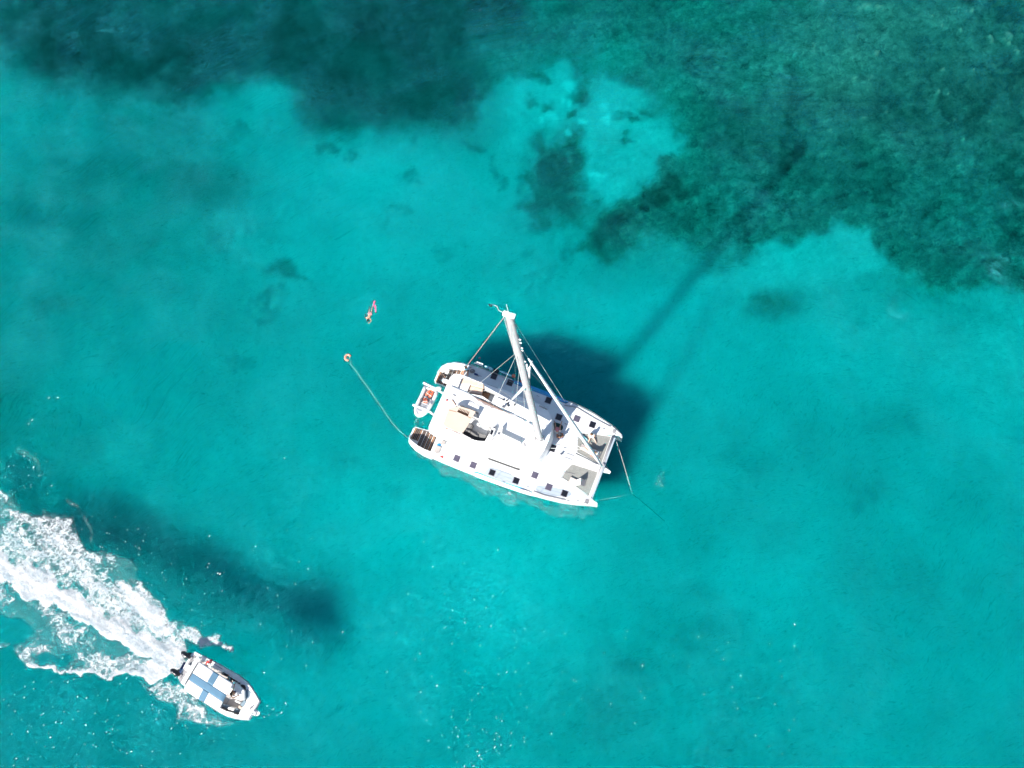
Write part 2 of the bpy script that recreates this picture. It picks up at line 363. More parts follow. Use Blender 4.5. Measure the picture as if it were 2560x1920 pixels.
v1 = mth(nt, 'MULTIPLY', mth(nt, 'SUBTRACT', n1.outputs['Fac'], 0.5), amp)
v2 = mth(nt, 'MULTIPLY', mth(nt, 'SUBTRACT', n2.outputs['Fac'], 0.5), amp)
fac = mth(nt, 'ADD', mth(nt, 'MULTIPLY_ADD', v1, 2.2, 1.0), mth(nt, 'MULTIPLY', v2, 1.4))
nb = noise_n(nt, geo.outputs['Position'], 0.22, 3, .6)
vw = N.new('ShaderNodeVectorMath'); vw.operation = 'MULTIPLY_ADD'; L.new(n1.outputs['Color'], vw.inputs[0]); vw.inputs[1].default_value = (1.5, 1.5, 0); vr = N.new('ShaderNodeVectorRotate'); vr.rotation_type = 'Z_AXIS'; vr.inputs['Angle'].default_value = -.45; L.new(geo.outputs['Position'], vr.inputs['Vector']); vsn = N.new('ShaderNodeMapping'); vsn.inputs['Scale'].default_value = (.6, 1.1, 1); L.new(vr.outputs[0], vsn.inputs['Vector']); L.new(vsn.outputs[0], vw.inputs[2])
vl = N.new('ShaderNodeTexVoronoi'); vl.inputs['Scale'].default_value = 1.15; L.new(vw.outputs[0], vl.inputs['Vector'])
vl2 = N.new('ShaderNodeTexVoronoi'); vl2.inputs['Scale'].default_value = 2.6; L.new(vw.outputs[0], vl2.inputs['Vector'])
lump = mth(nt, 'ADD', mth(nt, 'MULTIPLY', mth(nt, 'SUBTRACT', .42, vl.outputs['Distance']), 1.3), mth(nt, 'MULTIPLY', mth(nt, 'SUBTRACT', .42, vl2.outputs['Distance']), .7))
fac = mth(nt, 'ADD', fac, mth(nt, 'MULTIPLY', lump, mth(nt, 'MULTIPLY', rfa.outputs['Fac'], mth(nt, 'MULTIPLY_ADD', nb.outputs['Fac'], 1.5, -.30, clamp=True))))
al = mth(nt, 'MULTIPLY', pale.outputs['Fac'], mth(nt, 'MAXIMUM', fac, 0.15))
al = mth(nt, 'MINIMUM', al, 0.9)
cm = N.new('ShaderNodeCombineColor')
L.new(al, cm.inputs[0]); L.new(al, cm.inputs[1]); L.new(mth(nt, 'MULTIPLY', al, mth(nt, 'MULTIPLY_ADD', rfa.outputs['Fac'], -0.15, 0.97)), cm.inputs[2])
mx = N.new('ShaderNodeMix'); mx.data_type = 'RGBA'; L.new(mth(nt, 'MULTIPLY', tna.outputs['Fac'], 0.85), mx.inputs[0]); L.new(cm.outputs[0], mx.inputs[6])
mx.inputs[7].default_value = (0.9, 0.42, 0.30, 1)
L.new(mx.outputs[2], bs.inputs['Base Color'])
bp = N.new('ShaderNodeBump'); bp.inputs['Distance'].default_value = 0.08; L.new(mth(nt, 'MULTIPLY_ADD', rfa.outputs['Fac'], 0.6, 0.1), bp.inputs['Strength'])
L.new(n2.outputs['Fac'], bp.inputs['Height']); L.new(bp.outputs[0], bs.inputs['Normal'])
bs.subsurface_method = 'BURLEY' if hasattr(bs, 'subsurface_method') else 'BURLEY'
bs.inputs['Subsurface Weight'].default_value = 0.0; bs.inputs['Subsurface Radius'].default_value = (1, 1, 1); dpa = attr(nt, 'dep'); L.new(mth(nt, 'MULTIPLY', dpa.outputs['Fac'], 0.95), bs.inputs['Subsurface Scale'])
seabed.data.materials.append(m)

# ------------------------------------------------------------------ water: one closed body with a rippled skin and a tinted, faintly milky volume
bm = B(); bmesh.ops.create_cube(bm, size=1.0)
for v in bm.verts: v.co = Vector((v.co.x * 1300, v.co.y * 1300 + 20, -12.0 if v.co.z < 0 else 0.0))
me = bpy.data.meshes.new('water'); bm.to_mesh(me); bm.free()
water = bpy.data.objects.new('water', me); COL.objects.link(water); tag(water, kind='structure')
m = bpy.data.materials.new('sea_water'); m.use_nodes = True; nt = m.node_tree; N = nt.nodes; L = nt.links
N.remove(N['Principled BSDF']); out = N['Material Output']
geo = N.new('ShaderNodeNewGeometry')
wrp = noise_n(nt, geo.outputs['Position'], 0.06, 2, .5)
rot = N.new('ShaderNodeVectorRotate'); rot.rotation_type = 'Z_AXIS'; L.new(geo.outputs['Position'], rot.inputs['Vector']); L.new(mth(nt, 'MULTIPLY_ADD', wrp.outputs['Fac'], 0.5, -0.62), rot.inputs['Angle'])
mp = N.new('ShaderNodeMapping'); mp.inputs['Scale'].default_value = (0.42, 1.25, 1)
L.new(rot.outputs[0], mp.inputs['Vector'])
wa = noise_n(nt, mp.outputs[0], 0.35, 3, 0.5, 0.8); wb = noise_n(nt, mp.outputs[0], 2.2, 5, 0.65, 1.4); wc = noise_n(nt, mp.outputs[0], 5.5, 4, 0.65, 0.9)
def ridge(o): return mth(nt, 'SUBTRACT', 1.0, mth(nt, 'ABSOLUTE', mth(nt, 'MULTIPLY_ADD', o, 2.0, -1.0)))
hgt = mth(nt, 'ADD', mth(nt, 'MULTIPLY', wa.outputs['Fac'], 0.30), mth(nt, 'ADD', mth(nt, 'MULTIPLY', ridge(wb.outputs['Fac']), 0.10), mth(nt, 'MULTIPLY', wc.outputs['Fac'], 0.030)))
rw = mth(nt, 'ADD', mth(nt, 'MULTIPLY', ridge(wb.outputs['Fac']), .6), mth(nt, 'MULTIPLY', ridge(wc.outputs['Fac']), .4))
ripple_shade = mth(nt, 'MULTIPLY_ADD', mth(nt, 'SUBTRACT', rw, .80), 1.1, .89, clamp=True)  # ripple light and dark put into the transmission colour
gpos = N.new('ShaderNodeSeparateXYZ'); L.new(geo.outputs['Position'], gpos.inputs[0])
gust = noise_n(nt, geo.outputs['Position'], 0.16, 4, .6, .5)
crest = mth(nt, 'MULTIPLY', mth(nt, 'MULTIPLY_ADD', ridge(wb.outputs['Fac']), 9.0, -7.9, clamp=True), mth(nt, 'MULTIPLY_ADD', gust.outputs['Fac'], 5.0, -2.0, clamp=True))  # crest streaks: sky sheen painted in as extra gloss on the ridges
bp = N.new('ShaderNodeBump'); bp.inputs['Strength'].default_value = 1.0; bp.inputs['Distance'].default_value = 1.3; L.new(hgt, bp.inputs['Height'])
fr = N.new('ShaderNodeFresnel'); fr.inputs['IOR'].default_value = 1.33; L.new(bp.outputs[0], fr.inputs['Normal'])
tr = N.new('ShaderNodeBsdfRefraction'); tr.inputs['IOR'].default_value = 1.33; gsep = N.new('ShaderNodeSeparateXYZ'); L.new(geo.outputs['Position'], gsep.inputs[0]); gd = mth(nt, 'MULTIPLY', mth(nt, 'ADD', gsep.outputs[0], mth(nt, 'MULTIPLY', gsep.outputs[1], 1.4)), -0.010); L.new(mth(nt, 'MAXIMUM', 0.17, mth(nt, 'MINIMUM', 0.22, mth(nt, 'ADD', gd, 0.27))), tr.inputs['Roughness']); gl = N.new('ShaderNodeBsdfGlossy'); gl.inputs['Roughness'].default_value = 0.22
L.new(bp.outputs[0], gl.inputs['Normal'])
tc_ = N.new('ShaderNodeCombineColor'); [L.new(ripple_shade, tc_.inputs[i]) for i in range(3)]; L.new(tc_.outputs[0], tr.inputs['Color'])
mxs = N.new('ShaderNodeMixShader'); gl.inputs['Color'].default_value = (.10, .72, .90, 1); L.new(mth(nt, 'ADD', mth(nt, 'MULTIPLY', fr.outputs[0], 0.25), mth(nt, 'MULTIPLY', crest, mth(nt, 'MAXIMUM', 0.06, mth(nt, 'MINIMUM', 0.24, mth(nt, 'MULTIPLY_ADD', gpos.outputs[1], 0.0042, -0.03)))), clamp=True), mxs.inputs[0]); L.new(tr.outputs[0], mxs.inputs[1]); L.new(gl.outputs[0], mxs.inputs[2])
L.new(mxs.outputs[0], out.inputs['Surface'])
va = N.new('ShaderNodeVolumeAbsorption'); va.inputs['Color'].default_value = (0.0, 0.972, 0.976, 1); va.inputs['Density'].default_value = 0.95
vs = N.new('ShaderNodeVolumeScatter'); vs.inputs['Color'].default_value = (0.0, 0.80, 0.90, 1); vs.inputs['Density'].default_value = 0.003; vs.inputs['Anisotropy'].default_value = 0.3
ad = N.new('ShaderNodeAddShader'); L.new(va.outputs[0], ad.inputs[0]); L.new(vs.outputs[0], ad.inputs[1]); L.new(ad.outputs[0], out.inputs['Volume'])
water.data.materials.append(m)
# ------------------------------------------------------------------ catamaran
CO = W(1350, 1097, 3.8); CO.z = 0
ca = math.radians(-21.8); CF = Vector((math.cos(ca), math.sin(ca), 0)); CS = Vector((CF.y, -CF.x, 0))
def K(u, v, z=0.0): return CO + CF * u + CS * v + Vector((0, 0, z))
def lin(x, xs, ys): return float(np.interp(x, xs, ys))
cat = thing('sailing_catamaran', 'large white sailing catamaran at anchor with its tall mast and furled headsail', 'catamaran', CO)
OU = [-11.3, -11.0, -10.3, -9.4, -7.5, -5.6, -3.8, -2.0, -0.2, 1.5, 3.2, 4.6, 5.5, 6.0]
OV = [3.15, 3.7, 4.12, 4.32, 4.42, 4.46, 4.46, 4.42, 4.36, 4.22, 4.0, 3.68, 3.35, 3.12]
IU = [-11.3, -11.0, -9.0, -7.0, 0.0, 2.6, 4.0, 5.3, 6.0]
IV = [2.35, 2.15, 2.0, 1.9, 1.85, 2.12, 2.45, 2.78, 2.98]
def hull(sd):
    us = [-11.3, -11.1, -10.8, -10.3, -9.4, -8.62, -8.6, -7.5, -5.6, -4.45, -4.3, -3.8, -2.0, -0.2, 0.7, 0.95, 1.8, 3.2, 4.4, 5.2, 5.7, 6.0, 6.12]
    rings = []
    for u in us:
        o = lin(u, OU, OV); i = lin(u, IU, IV); zt = 1.98 if u > -8.61 else (0.46 if u > -11.2 else 0.4); zo = 1.42 if -4.35 < u < 0.75 else zt
        if u > 6.05: o, i = 3.07, 3.03
        c = (o + i) / 2; wo = 0.16 if u > -10.5 else 0.08; k = lin(u, [-11.3, -9, 4, 6, 6.12], [0.25, 0.8, 0.8, 0.3, 0.05])
        if zt < 1: o -= 0.0
        rings.append([K(u, sd * o, zo), K(u, sd * (o + (0.02 if zt > 1 else 0)), zo - 0.25 * (zt > 1)), K(u, sd * (o - wo), 0.05), K(u, sd * (c + (o - c) * 0.5), -0.35 * k - .1),
                      K(u, sd * c, -0.55 * k - .1), K(u, sd * (c + (i - c) * 0.5), -0.35 * k - .1), K(u, sd * (i + 0.12 * (o > i + 0.3)), 0.05), K(u, sd * i, zt)])
    h = ob('hull', loft(B(), rings), 'gel', cat)
    # bulwark round the stern steps, coming down to the platform
    us = [-11.25, -11.0, -10.5, -9.9, -9.2, -8.6]; rr = []
    for u in us:
        o = lin(u, OU, OV); top = lin(u, [-11.25, -10.9, -10.2, -9.0, -8.6], [0.75, 1.25, 1.75, 1.98, 2.0]); th = lin(u, [-11.25, -10.6, -8.6], [0.2, 0.36, 0.42])
        rr.append([K(u, sd * o, 0.4), K(u, sd * (o + 0.03), top - 0.12), K(u, sd * (o - 0.06), top), K(u, sd * (o - th), top), K(u, sd * (o - th), 0.4)])
    ob('stern_bulwark', loft(B(), rr), 'gel', cat)
    # boarding steps: platform and three treads with teak tops
    for k, (a, b, z) in enumerate(((-11.15, -10.35, 0.48), (-10.35, -9.95, 0.58), (-9.95, -9.55, 0.74), (-9.55, -9.15, 0.92), (-9.15, -8.6, 1.15))):
        oa = lin((a + b) / 2, OU, OV) - (0.36 if k else 0.5); ia = lin((a + b) / 2, IU, IV) + 0.02
        q = [K(a, sd * ia), K(b, sd * ia), K(b, sd * oa), K(a, sd * oa)]
        st = ob('boarding_step', prism(B(), q, 0.3, z), 'gel', cat)
        n = 5 if k == 0 else 3
        for j in range(n):
            va = ia + 0.06 + (oa - ia - 0.12) * 0; w = (b - a - 0.08) / n
            q = [K(a + 0.04 + j * w, sd * (ia + 0.08)), K(a + 0.02 + (j + 1) * w, sd * (ia + 0.08)), K(a + 0.02 + (j + 1) * w, sd * (oa - 0.08)), K(a + 0.04 + j * w, sd * (oa - 0.08))]
            ob('plank', prism(B(), q, z, z + 0.02 + 0.004 * ((j * 7) % 3)), 'teakd' if (j + k) % 4 else 'teak', st)
    # handrail hoop on the steps
    for u0 in (-10.6,):
        iv = lin(u0, IU, IV) + 0.25
        ob('grab_rail', tube(B(), [K(u0, sd * iv, 0.5), K(u0, sd * iv, 1.35), K(u0 + 0.8, sd * iv, 1.75), K(u0 + 1.3, sd * iv, 1.7)], 0.025), 'steel', cat)
    return h
hull(1); hull(-1)
# main deck: one sheet across both hulls with the two trampoline bays cut out
half = [(2.66, 1.35), (2.58, 2.12), (4.0, 2.45), (5.3, 2.78), (5.9, 2.98), (6.1, 3.05), (5.98, 3.12)] + [(u, lin(u, OU, OV) - 0.02) for u in (5.5, 4.6, 3.2, 1.5, 0.9)] \
     + [(0.7, lin(0.7, OU, OV) - 0.28), (-0.2, 4.04), (-2.0, 4.08), (-3.6, 4.10), (-4.3, 4.16), (-4.5, 4.43)] + [(u, lin(u, OU, OV) - 0.02) for u in (-5.6, -7.5, -8.6)] + [(-8.6, 1.9), (-8.9, 1.8)]
deckp = [K(3.02, 0.62)] + [K(u, v) for u, v in half] + [K(u, -v) for u, v in half[::-1]] + [K(3.05, -0.3)]
ob('main_deck', prism(B(), deckp, 1.75, 2.0), 'deck', cat, bevel=0.03)
for sd in (1, -1):      # hull-side facet below the cut-in deck edge, blue band
    us = (-4.45, -4.2, -3.0, -1.5, -0.2, 0.6, 0.9)
    w1 = [0.02, 0.10, 0.15, 0.15, 0.13, 0.08, 0.01] if sd > 0 else [0.03, 0.3, 0.42, 0.42, 0.38, 0.26, 0.02]
    ins = [lin(u, [-4.5, -4.3, -3.6, -2.0, -0.2, 0.7, 0.9], [4.43, 4.16, 4.10, 4.08, 4.04, 4.06, 4.22]) for u in us]
    rr = [[K(u, sd * i, 2.0), K(u, sd * (i + w), 2.0 - w * 0.3), K(u, sd * (i + w), 1.6 - w), K(u, sd * i, 1.6)] for u, i, w in zip(us, ins, w1)]
    ob('blue_band', loft(B(), rr), 'blue', cat)
    rr = [[K(u, sd * (i + w), 1.995 - w * 0.3), K(u, sd * (lin(u, OU, OV) + 0.0), 1.72), K(u, sd * lin(u, OU, OV), 1.5), K(u, sd * (i + w), 1.5)] for u, i, w in zip(us, ins, w1)]
    ob('topside_flare', loft(B(), rr), 'gel', cat)
# grey non-skid panels on the starboard side deck, toe rails
ob('non_skid_panel', prism(B(), [W(x, y, 2) for x, y in ((1207, 1186), (1224, 1168), (1250, 1174), (1275, 1184), (1297, 1200), (1293, 1216), (1250, 1203))], 2.0, 2.012), 'skid', cat)
ob('non_skid_panel', prism(B(), [Vector((p.x, p.y)) for p in smoothpoly([W(x, y, 2) for x, y in ((1338, 1222), (1343, 1213), (1360, 1214), (1400, 1222), (1422, 1226), (1430, 1234), (1424, 1243), (1405, 1242), (1370, 1238), (1345, 1232))], 2)], 2.0, 2.012), 'skid', cat)
for pts in (((1333, 1228), (1360, 1238), (1414, 1250)), ((1411, 1022 - 9), (1440, 1018), (1488, 1047), (1526, 1067)), ((1300, 1222), (1318, 1227), (1326, 1230))):
    ob('toe_rail', tube(B(), [W(x, y, 2.05) for x, y in pts], 0.045), 'seam', cat)
# hatches
def hatch(x, y, s, g, z=2.0, s2=None, ang=0.0):
    c = W(x, y, z); fu = Matrix.Rotation(ang, 3, 'Z') @ CF
    o = ob('deck_hatch', obox(B(), c, s + 0.035, (s2 or s) + 0.035, z, z + 0.035, fu), 'frame', cat, bevel=0.01)
    ob('hatch_pane', obox(B(), c, s, (s2 or s), z + 0.035, z + 0.05, fu), g, o)
    ob('hinge', obox(B(), (c.x - fu.x * s, c.y - fu.y * s), 0.02, s * 0.7, z + 0.035, z + 0.065, fu), 'frame', o)
for x, y, g in ((1235, 941, 'glass'), (1275, 957, 'glass'), (1371, 1001, 'glass'), (1397, 1043, 'glass'), (1442, 1047, 'glassl'), (1481, 1062, 'glass'), (1142, 1146, 'glassl'), (1183, 1163, 'glassl'),
                (1230, 1182, 'glass'), (1290, 1202, 'glass'), (1337, 1188, 'glassl'), (1372, 1218, 'glassl'), (1411, 1234, 'glass')):
    hatch(x, y, 0.235, g)
hatch(1380, 1120, 0.28, 'glass')
# cabin and roof
front = [(0.72, 0.1), (0.68, 0.8), (0.5, 1.5), (0.15, 2.1), (-0.3, 2.5), (-0.9, 2.72)]
roofh = front + [(-3, 2.78), (-6, 2.82), (-8.4, 2.85), (-8.9, 2.7), (-9.1, 2.3)]
roof_o = [K(u, v) for u, v in roofh] + [K(u, -v) for u, v in roofh[::-1]]
cab_h = [(0.85, 0.1), (0.8, 0.9), (0.6, 1.6), (0.2, 2.25), (-0.3, 2.65), (-1.0, 2.85), (-4.0, 2.9), (-7.2, 2.85), (-7.3, 2.6)]
ob('cabin', prism(B(), [K(u, v) for u, v in cab_h] + [K(u, -v) for u, v in cab_h[::-1]], 1.99, 2.92, top=[K(u - 0.1 * (u > 0), v * 0.965) for u, v in cab_h] + [K(u - 0.1 * (u > 0), -v * 0.965) for u, v in cab_h[::-1]]), 'gel', cat)
for sd in (1, -1):   # saloon side windows
    ob('saloon_window', prism(B(), [K(u, sd * v) for u, v in ((-0.8, 2.89), (-3.6, 2.93), (-3.6, 2.80), (-0.8, 2.78))], 2.3, 2.8), 'glass', cat)
ob('cockpit_floor', prism(B(), [K(-7.2, 1.95), K(-9.0, 1.95), K(-9.0, -1.95), K(-7.2, -1.95)], 1.3, 1.75), 'taupe', cat)
ob('transom_beam', prism(B(), [K(-8.85, 2.1), K(-9.25, 2.1), K(-9.25, -2.1), K(-8.85, -2.1)], 1.2, 2.25), 'gel', cat, bevel=0.04)
for sd in (1, -1):
    ob('roof_post', tube(B(), [K(-8.8, sd * 2.35, 1.9), K(-8.75, sd * 2.4, 3.7)], 0.06), 'gel', cat)
def plate(outline, holes, z0, z1):
    """flat slab with holes"""
    bm = B()
    def loop(pts, z):
        vs = [bm.verts.new((p[0], p[1], z)) for p in pts]
        return vs, [bm.edges.new((vs[i], vs[(i + 1) % len(vs)])) for i in range(len(vs))]
    tops, bots, et, eb = [], [], [], []
    for l in [outline] + holes:
        v, e = loop(l, z1); tops.append(v); et += e
        v, e = loop(l, z0); bots.append(v); eb += e
    bmesh.ops.triangle_fill(bm, use_beauty=True, use_dissolve=False, edges=et)
    bmesh.ops.triangle_fill(bm, use_beauty=True, use_dissolve=False, edges=eb)
    for a, b in zip(tops, bots):
        for i in range(len(a)):
            bm.faces.new((a[i], a[(i + 1) % len(a)], b[(i + 1) % len(a)], b[i]))
    return bm
RZ = 3.85
wellS = px([(1113, 1064), (1154, 1083), (1166, 1092), (1178, 1098), (1195, 1102), (1212, 1103), (1220, 1089), (1229, 1072), (1200, 1050), (1196, 1030), (1150, 1012), (1128, 1020)], RZ)
wellP = px([(1153, 947), (1160, 943), (1171, 944), (1205, 956), (1211, 963), (1212, 974), (1239, 984), (1229, 1006), (1206, 990), (1180, 985), (1140, 981)], RZ)
ob('upper_cabin', plate([K(u - 0.12 * (u > 0), v * 0.965) for u, v in cab_h] + [K(u - 0.12 * (u > 0), -v * 0.965) for u, v in cab_h[::-1]], [wellS, wellP], 2.9, 3.61), 'gel', cat)
roof = ob('flybridge_roof', plate(roof_o, [wellS, wellP], 3.6, RZ), 'gel', cat)
for w in (wellS, wellP):
    ob('well_wall', plate([Vector((p.x, p.y)) + (Vector((p.x, p.y)) - Vector((c.x, c.y))) * 0.02 for p in w for c in [sum(w, Vector()) / len(w)]], [w], 3.0, RZ - 0.01) if False else prism(B(), w, 2.95, 3.05), 'deck', cat)
for w in (wellS, wellP):
    bm = B(); n = len(w); lo = [bm.verts.new((p.x, p.y, 3.0)) for p in w]; hi = [bm.verts.new((p.x, p.y, RZ - 0.003)) for p in w]
    for i in range(n): bm.faces.new((lo[i], lo[(i + 1) % n], hi[(i + 1) % n], hi[i]))
    o = ob('well_lining', bm, 'gel', cat)
    sol = o.modifiers.new('solid', 'SOLIDIFY'); sol.thickness = 0.04; sol.offset = 1
def quad(pts, z): return [W(x, y, z) for x, y in pts]
# starboard well: grey cushions; coaming shade put into the dark backrest colour
for q in ([(1172, 1058), (1183.5, 1061.5), (1178.5, 1072), (1167, 1069)], [(1166.5, 1070), (1178, 1073), (1174.5, 1083), (1158, 1079)], [(1178.8, 1073.5), (1198.5, 1081.5), (1195.5, 1093), (1184, 1090.5), (1174.8, 1083.5)],
          [(1199, 1081.8), (1217.5, 1088.8), (1212, 1096.5), (1196, 1093.2)]):
    ob('seat_cushion', prism(B(), quad(q, 3.5), 3.0, 3.5), 'cush', cat, bevel=0.04)
ob('backrest_cushion', prism(B(), quad([(1156, 1080), (1174, 1084.5), (1184, 1091.5), (1195, 1094), (1212, 1097.5), (1211, 1101), (1195, 1100), (1178, 1096.5), (1166, 1090.5)], 3.6), 3.0, 3.58), 'dark', cat, bevel=0.03)
# port well: sand cushions, teak step, instrument pod
ob('seat_cushion', prism(B(), quad([(1155, 948), (1161, 945), (1171, 946), (1204, 957), (1209, 963), (1209, 971), (1175, 962), (1150, 960)], 3.6), 3.0, 3.62), 'peach', cat, bevel=0.05)
ob('seat_cushion', prism(B(), quad([(1150, 961), (1175, 963), (1208, 972), (1204, 986), (1180, 982), (1144, 978)], 3.5), 3.0, 3.42), 'peach', cat, bevel=0.05)
ob('companionway_step', prism(B(), quad([(1208, 978), (1225, 984), (1219, 998), (1205, 989)], 3.2), 3.0, 3.2), 'teak', cat)
ob('instrument_pod', ball(B(), W(1214, 975.5, 3.35), 0.24, 1.2, 0.7, 0.6), 'black', cat, smooth=True)
# cream awning over the middle of the flybridge, with a louvred opening
awn = [(1121, 1024), (1131, 1018), (1150, 1016), (1177, 1024), (1189, 1029), (1178, 1049), (1167.5, 1067), (1158.5, 1080), (1153, 1082.5), (1141, 1079), (1115, 1067.5), (1108, 1060)]
hole = [(1142.5, 1029.5), (1149, 1019.8), (1174, 1029), (1169.6, 1041.6)]
aw = ob('flybridge_awning', plate(px(awn, 4.75), [px(hole, 4.75)], 4.71, 4.75), 'cream', cat)
for i in range(7):
    a = Vector(hole[1]).lerp(Vector(hole[2]), (i + .6) / 7.4); b = Vector(hole[0]).lerp(Vector(hole[3]), (i + .6) / 7.4); b = a.lerp(b, 0.5)
    ob('awning_slat', tube(B(), [W(a.x, a.y, 4.76), W(b.x, b.y, 4.74)], 0.028, flat=0.4), 'cream', aw)
ob('stair_tread', prism(B(), px([(1141, 1031), (1149, 1017), (1176, 1027), (1170, 1045)], 4.2), 3.9, 4.2), 'teak', cat)
for x, y in ((1121, 1025), (1186, 1030), (1154, 1079), (1114, 1063)):
    t = W(x, y, 4.72); ob('awning_pole', tube(B(), [t, Vector((t.x, t.y, 3.0))], 0.022), 'steel', cat)
for a, b in (((1121, 1024.6), (1141, 1030)), ((1170, 1042), (1177, 1045.5))):
    ob('awning_seam', tube(B(), [W(*a, 4.76), W(*b, 4.76)], 0.018), 'teak', aw)
# coaming that throws the angular shadow by the mast, furled side screen, rails
for pts, h in (((( 1257, 1067), (1254, 1087), (1303, 1110)), 0.42),):
    bm = B()
    for a, b in zip(pts, pts[1:]):
        A = W(*a, RZ); Bb = W(*b, RZ); t = (Bb - A).normalized(); s = Vector((t.y, -t.x, 0)) * 0.05
        prism(bm, [A + s, Bb + s, Bb - s, A - s], RZ, RZ + h)
    ob('flybridge_coaming', bm, 'gel', cat)
ob('coaming_pad', prism(B(), px([(1246, 972), (1247, 969), (1281, 983), (1316, 998), (1330, 1006), (1300, 1003), (1283, 996)], RZ + .1), RZ, RZ + 0.14), 'gel', cat, bevel=0.03)
ob('rolled_screen', tube(B(), [W(1116, 1069, 4.0), W(1140, 1080, 4.05), W(1160, 1088, 4.1), W(1180, 1098, 4.0)], 0.06), 'sailg', cat)
ob('awning_strut', tube(B(), [W(1115, 1068, 4.7), W(1150, 1082, 4.5), W(1186, 1101, 3.9)], 0.025), 'gel', cat)
ob('teak_handrail', tube(B(), [W(1115, 1071, 3.95), W(1128, 1073, 3.98), W(1141, 1080, 3.95)], 0.06), 'teak', cat)
def winch(x, y, z=RZ, r=0.13):
    c = W(x, y, z); bm = B()
    prof = [(r, 0), (r, .05), (r * .7, .1), (r * .62, .2), (r * .85, .26), (r * .8, .3), (r * .3, .31)]
    rings = [[c + Vector((a * math.cos(2 * PI * j / 14), a * math.sin(2 * PI * j / 14), h)) for j in range(14)] for a, h in prof]
    o = ob('winch', loft(bm, rings), 'steel', cat, smooth=False)
    ob('winch_handle', tube(B(), [c + Vector((0, 0, .31)), c + Vector((.05, .02, .34)), c + Vector((.22, .12, .34))], 0.015), 'dark', o)
for x, y in ((1259, 1018), (1237, 1071), (1227, 1087), (1248, 1085)): winch(x, y)
for x, y in ((1267, 1002), (1270, 1009), (1271, 1015), (1287, 1012), (1334, 1032), (1333, 1073), (1259, 1000), (1236, 1078), (1231, 1078)):
    ob('deck_block', obox(B(), W(x, y, RZ), 0.09, 0.05, RZ, RZ + 0.12, Matrix.Rotation(x * 1.3, 3, 'Z') @ CF), 'dark', cat, bevel=0.015)
for a, b in (((1262, 1028), (1272, 1032)), ((1243, 993), (1257, 999)), ((1233, 1075), (1240, 1079)), ((1221, 1106), (1224, 1105)), ((1227, 1102), (1234, 1097)), ((1256, 1101), (1264, 1092)), ((1311, 1107), (1312, 1117)), ((1132, 987), (1139, 990)), ((1348, 1014), (1368, 1024))):
    ob('line_clutch', tube(B(), [W(*a, RZ + .04), W(*b, RZ + .04)], 0.05, flat=0.5), 'seam', cat)
hw = W(1222, 1078, 4.3)       # helm wheel and pod
bm = B()
for k in range(18):
    a = 2 * PI * k / 18; b = 2 * PI * (k + 1) / 18
    tube(bm, [hw + CS * (0.38 * math.cos(a)) + Vector((0, 0, 0.38 * math.sin(a))), hw + CS * (0.38 * math.cos(b)) + Vector((0, 0, 0.38 * math.sin(b)))], 0.022, 5)
for k in range(3):
    a = 2 * PI * k / 3; tube(bm, [hw, hw + CS * (0.38 * math.cos(a)) + Vector((0, 0, 0.38 * math.sin(a)))], 0.014, 5)
ob('helm_wheel', bm, 'dark', cat)
ob('helm_pod', obox(B(), hw + CF * 0.28, 0.16, 0.42, 3.0, 4.25, CF), 'gel', cat, bevel=0.05)
ob('helm_screen', obox(B(), hw + CF * 0.26, 0.10, 0.2, 4.25, 4.27, CF), 'glass', cat)
# roof rear: stern light, small red lamp, hatch line details
ob('stern_lamp', obox(B(), W(1117, 1001, RZ), 0.08, 0.05, RZ, RZ + 0.1, CF), 'red', cat, bevel=0.01)
ob('coiled_line', tube(B(), [W(x, y, RZ + .05) for x, y in ((1130, 999), (1134, 1005), (1139, 1013))], 0.035), 'teak', cat)
# davits with the tender slung below them
for pts in (((1058, 956.5), (1072, 963), (1093, 973), (1108, 983)), ((1031.5, 1011.5), (1044, 1016), (1064, 1023), (1076, 1030), (1085, 1037))):
    zs = np.linspace(2.9, 2.35, len(pts))
    dv = ob('davit', tube(B(), [W(x, y, z) for (x, y), z in zip(pts, zs)], 0.11, 8), 'gel', cat, smooth=True)
ob('davit_knuckle', ball(B(), W(1097, 971, 2.7), 0.22, 1.2, 0.9, 0.8), 'gel', cat, smooth=True)
# bow: crossbeam, centre beam, bowsprit, trampolines
xb = [K(5.45, -2.75, 1.92), K(5.5, 0, 2.0), K(5.42, 3.0, 1.92)]
ob('crossbeam', tube(B(), xb, 0.17, 10), 'alu', cat, smooth=True)
ob('walkway', prism(B(), [K(5.52, -2.6), K(5.66, -2.6), K(5.62, 2.9), K(5.48, 2.9)], 2.10, 2.14), 'skid', cat)
ob('centre_beam', prism(B(), [K(2.95, -0.22), K(2.95, 0.60), K(5.3, 0.50), K(5.3, 0.0)], 1.85, 2.06), 'gel', cat, bevel=0.03)
for v0, v1 in ((0.42, 0.42), (0.05, 0.0)):
    ob('anchor_channel', prism(B(), [K(2.2, v0 - 0.02), K(2.2, v0 + 0.02), K(5.0, v1 + 0.03), K(5.0, v1 - 0.01)], 2.06, 2.075), 'seam', cat)
ob('bowsprit', prism(B(), px([(1507, 1165), (1527.5, 1178.5), (1525, 1184), (1503, 1180)], 2.0), 1.9, 2.02), 'gel', cat, bevel=0.02)
ob('bowsprit_stay', tube(B(), [W(1512, 1160, 2.1), W(1521, 1174, 2.05)], 0.015), 'steel', cat)
ob('furling_drum', tube(B(), [W(1507, 1164, 2.05), W(1507, 1162, 2.3)], 0.13, 10), 'alu', cat)
ob('bow_fairlead', obox(B(), W(1467, 1254, 2.0), 0.17, 0.2, 2.0, 2.06, CF), 'seam', cat, bevel=0.02)
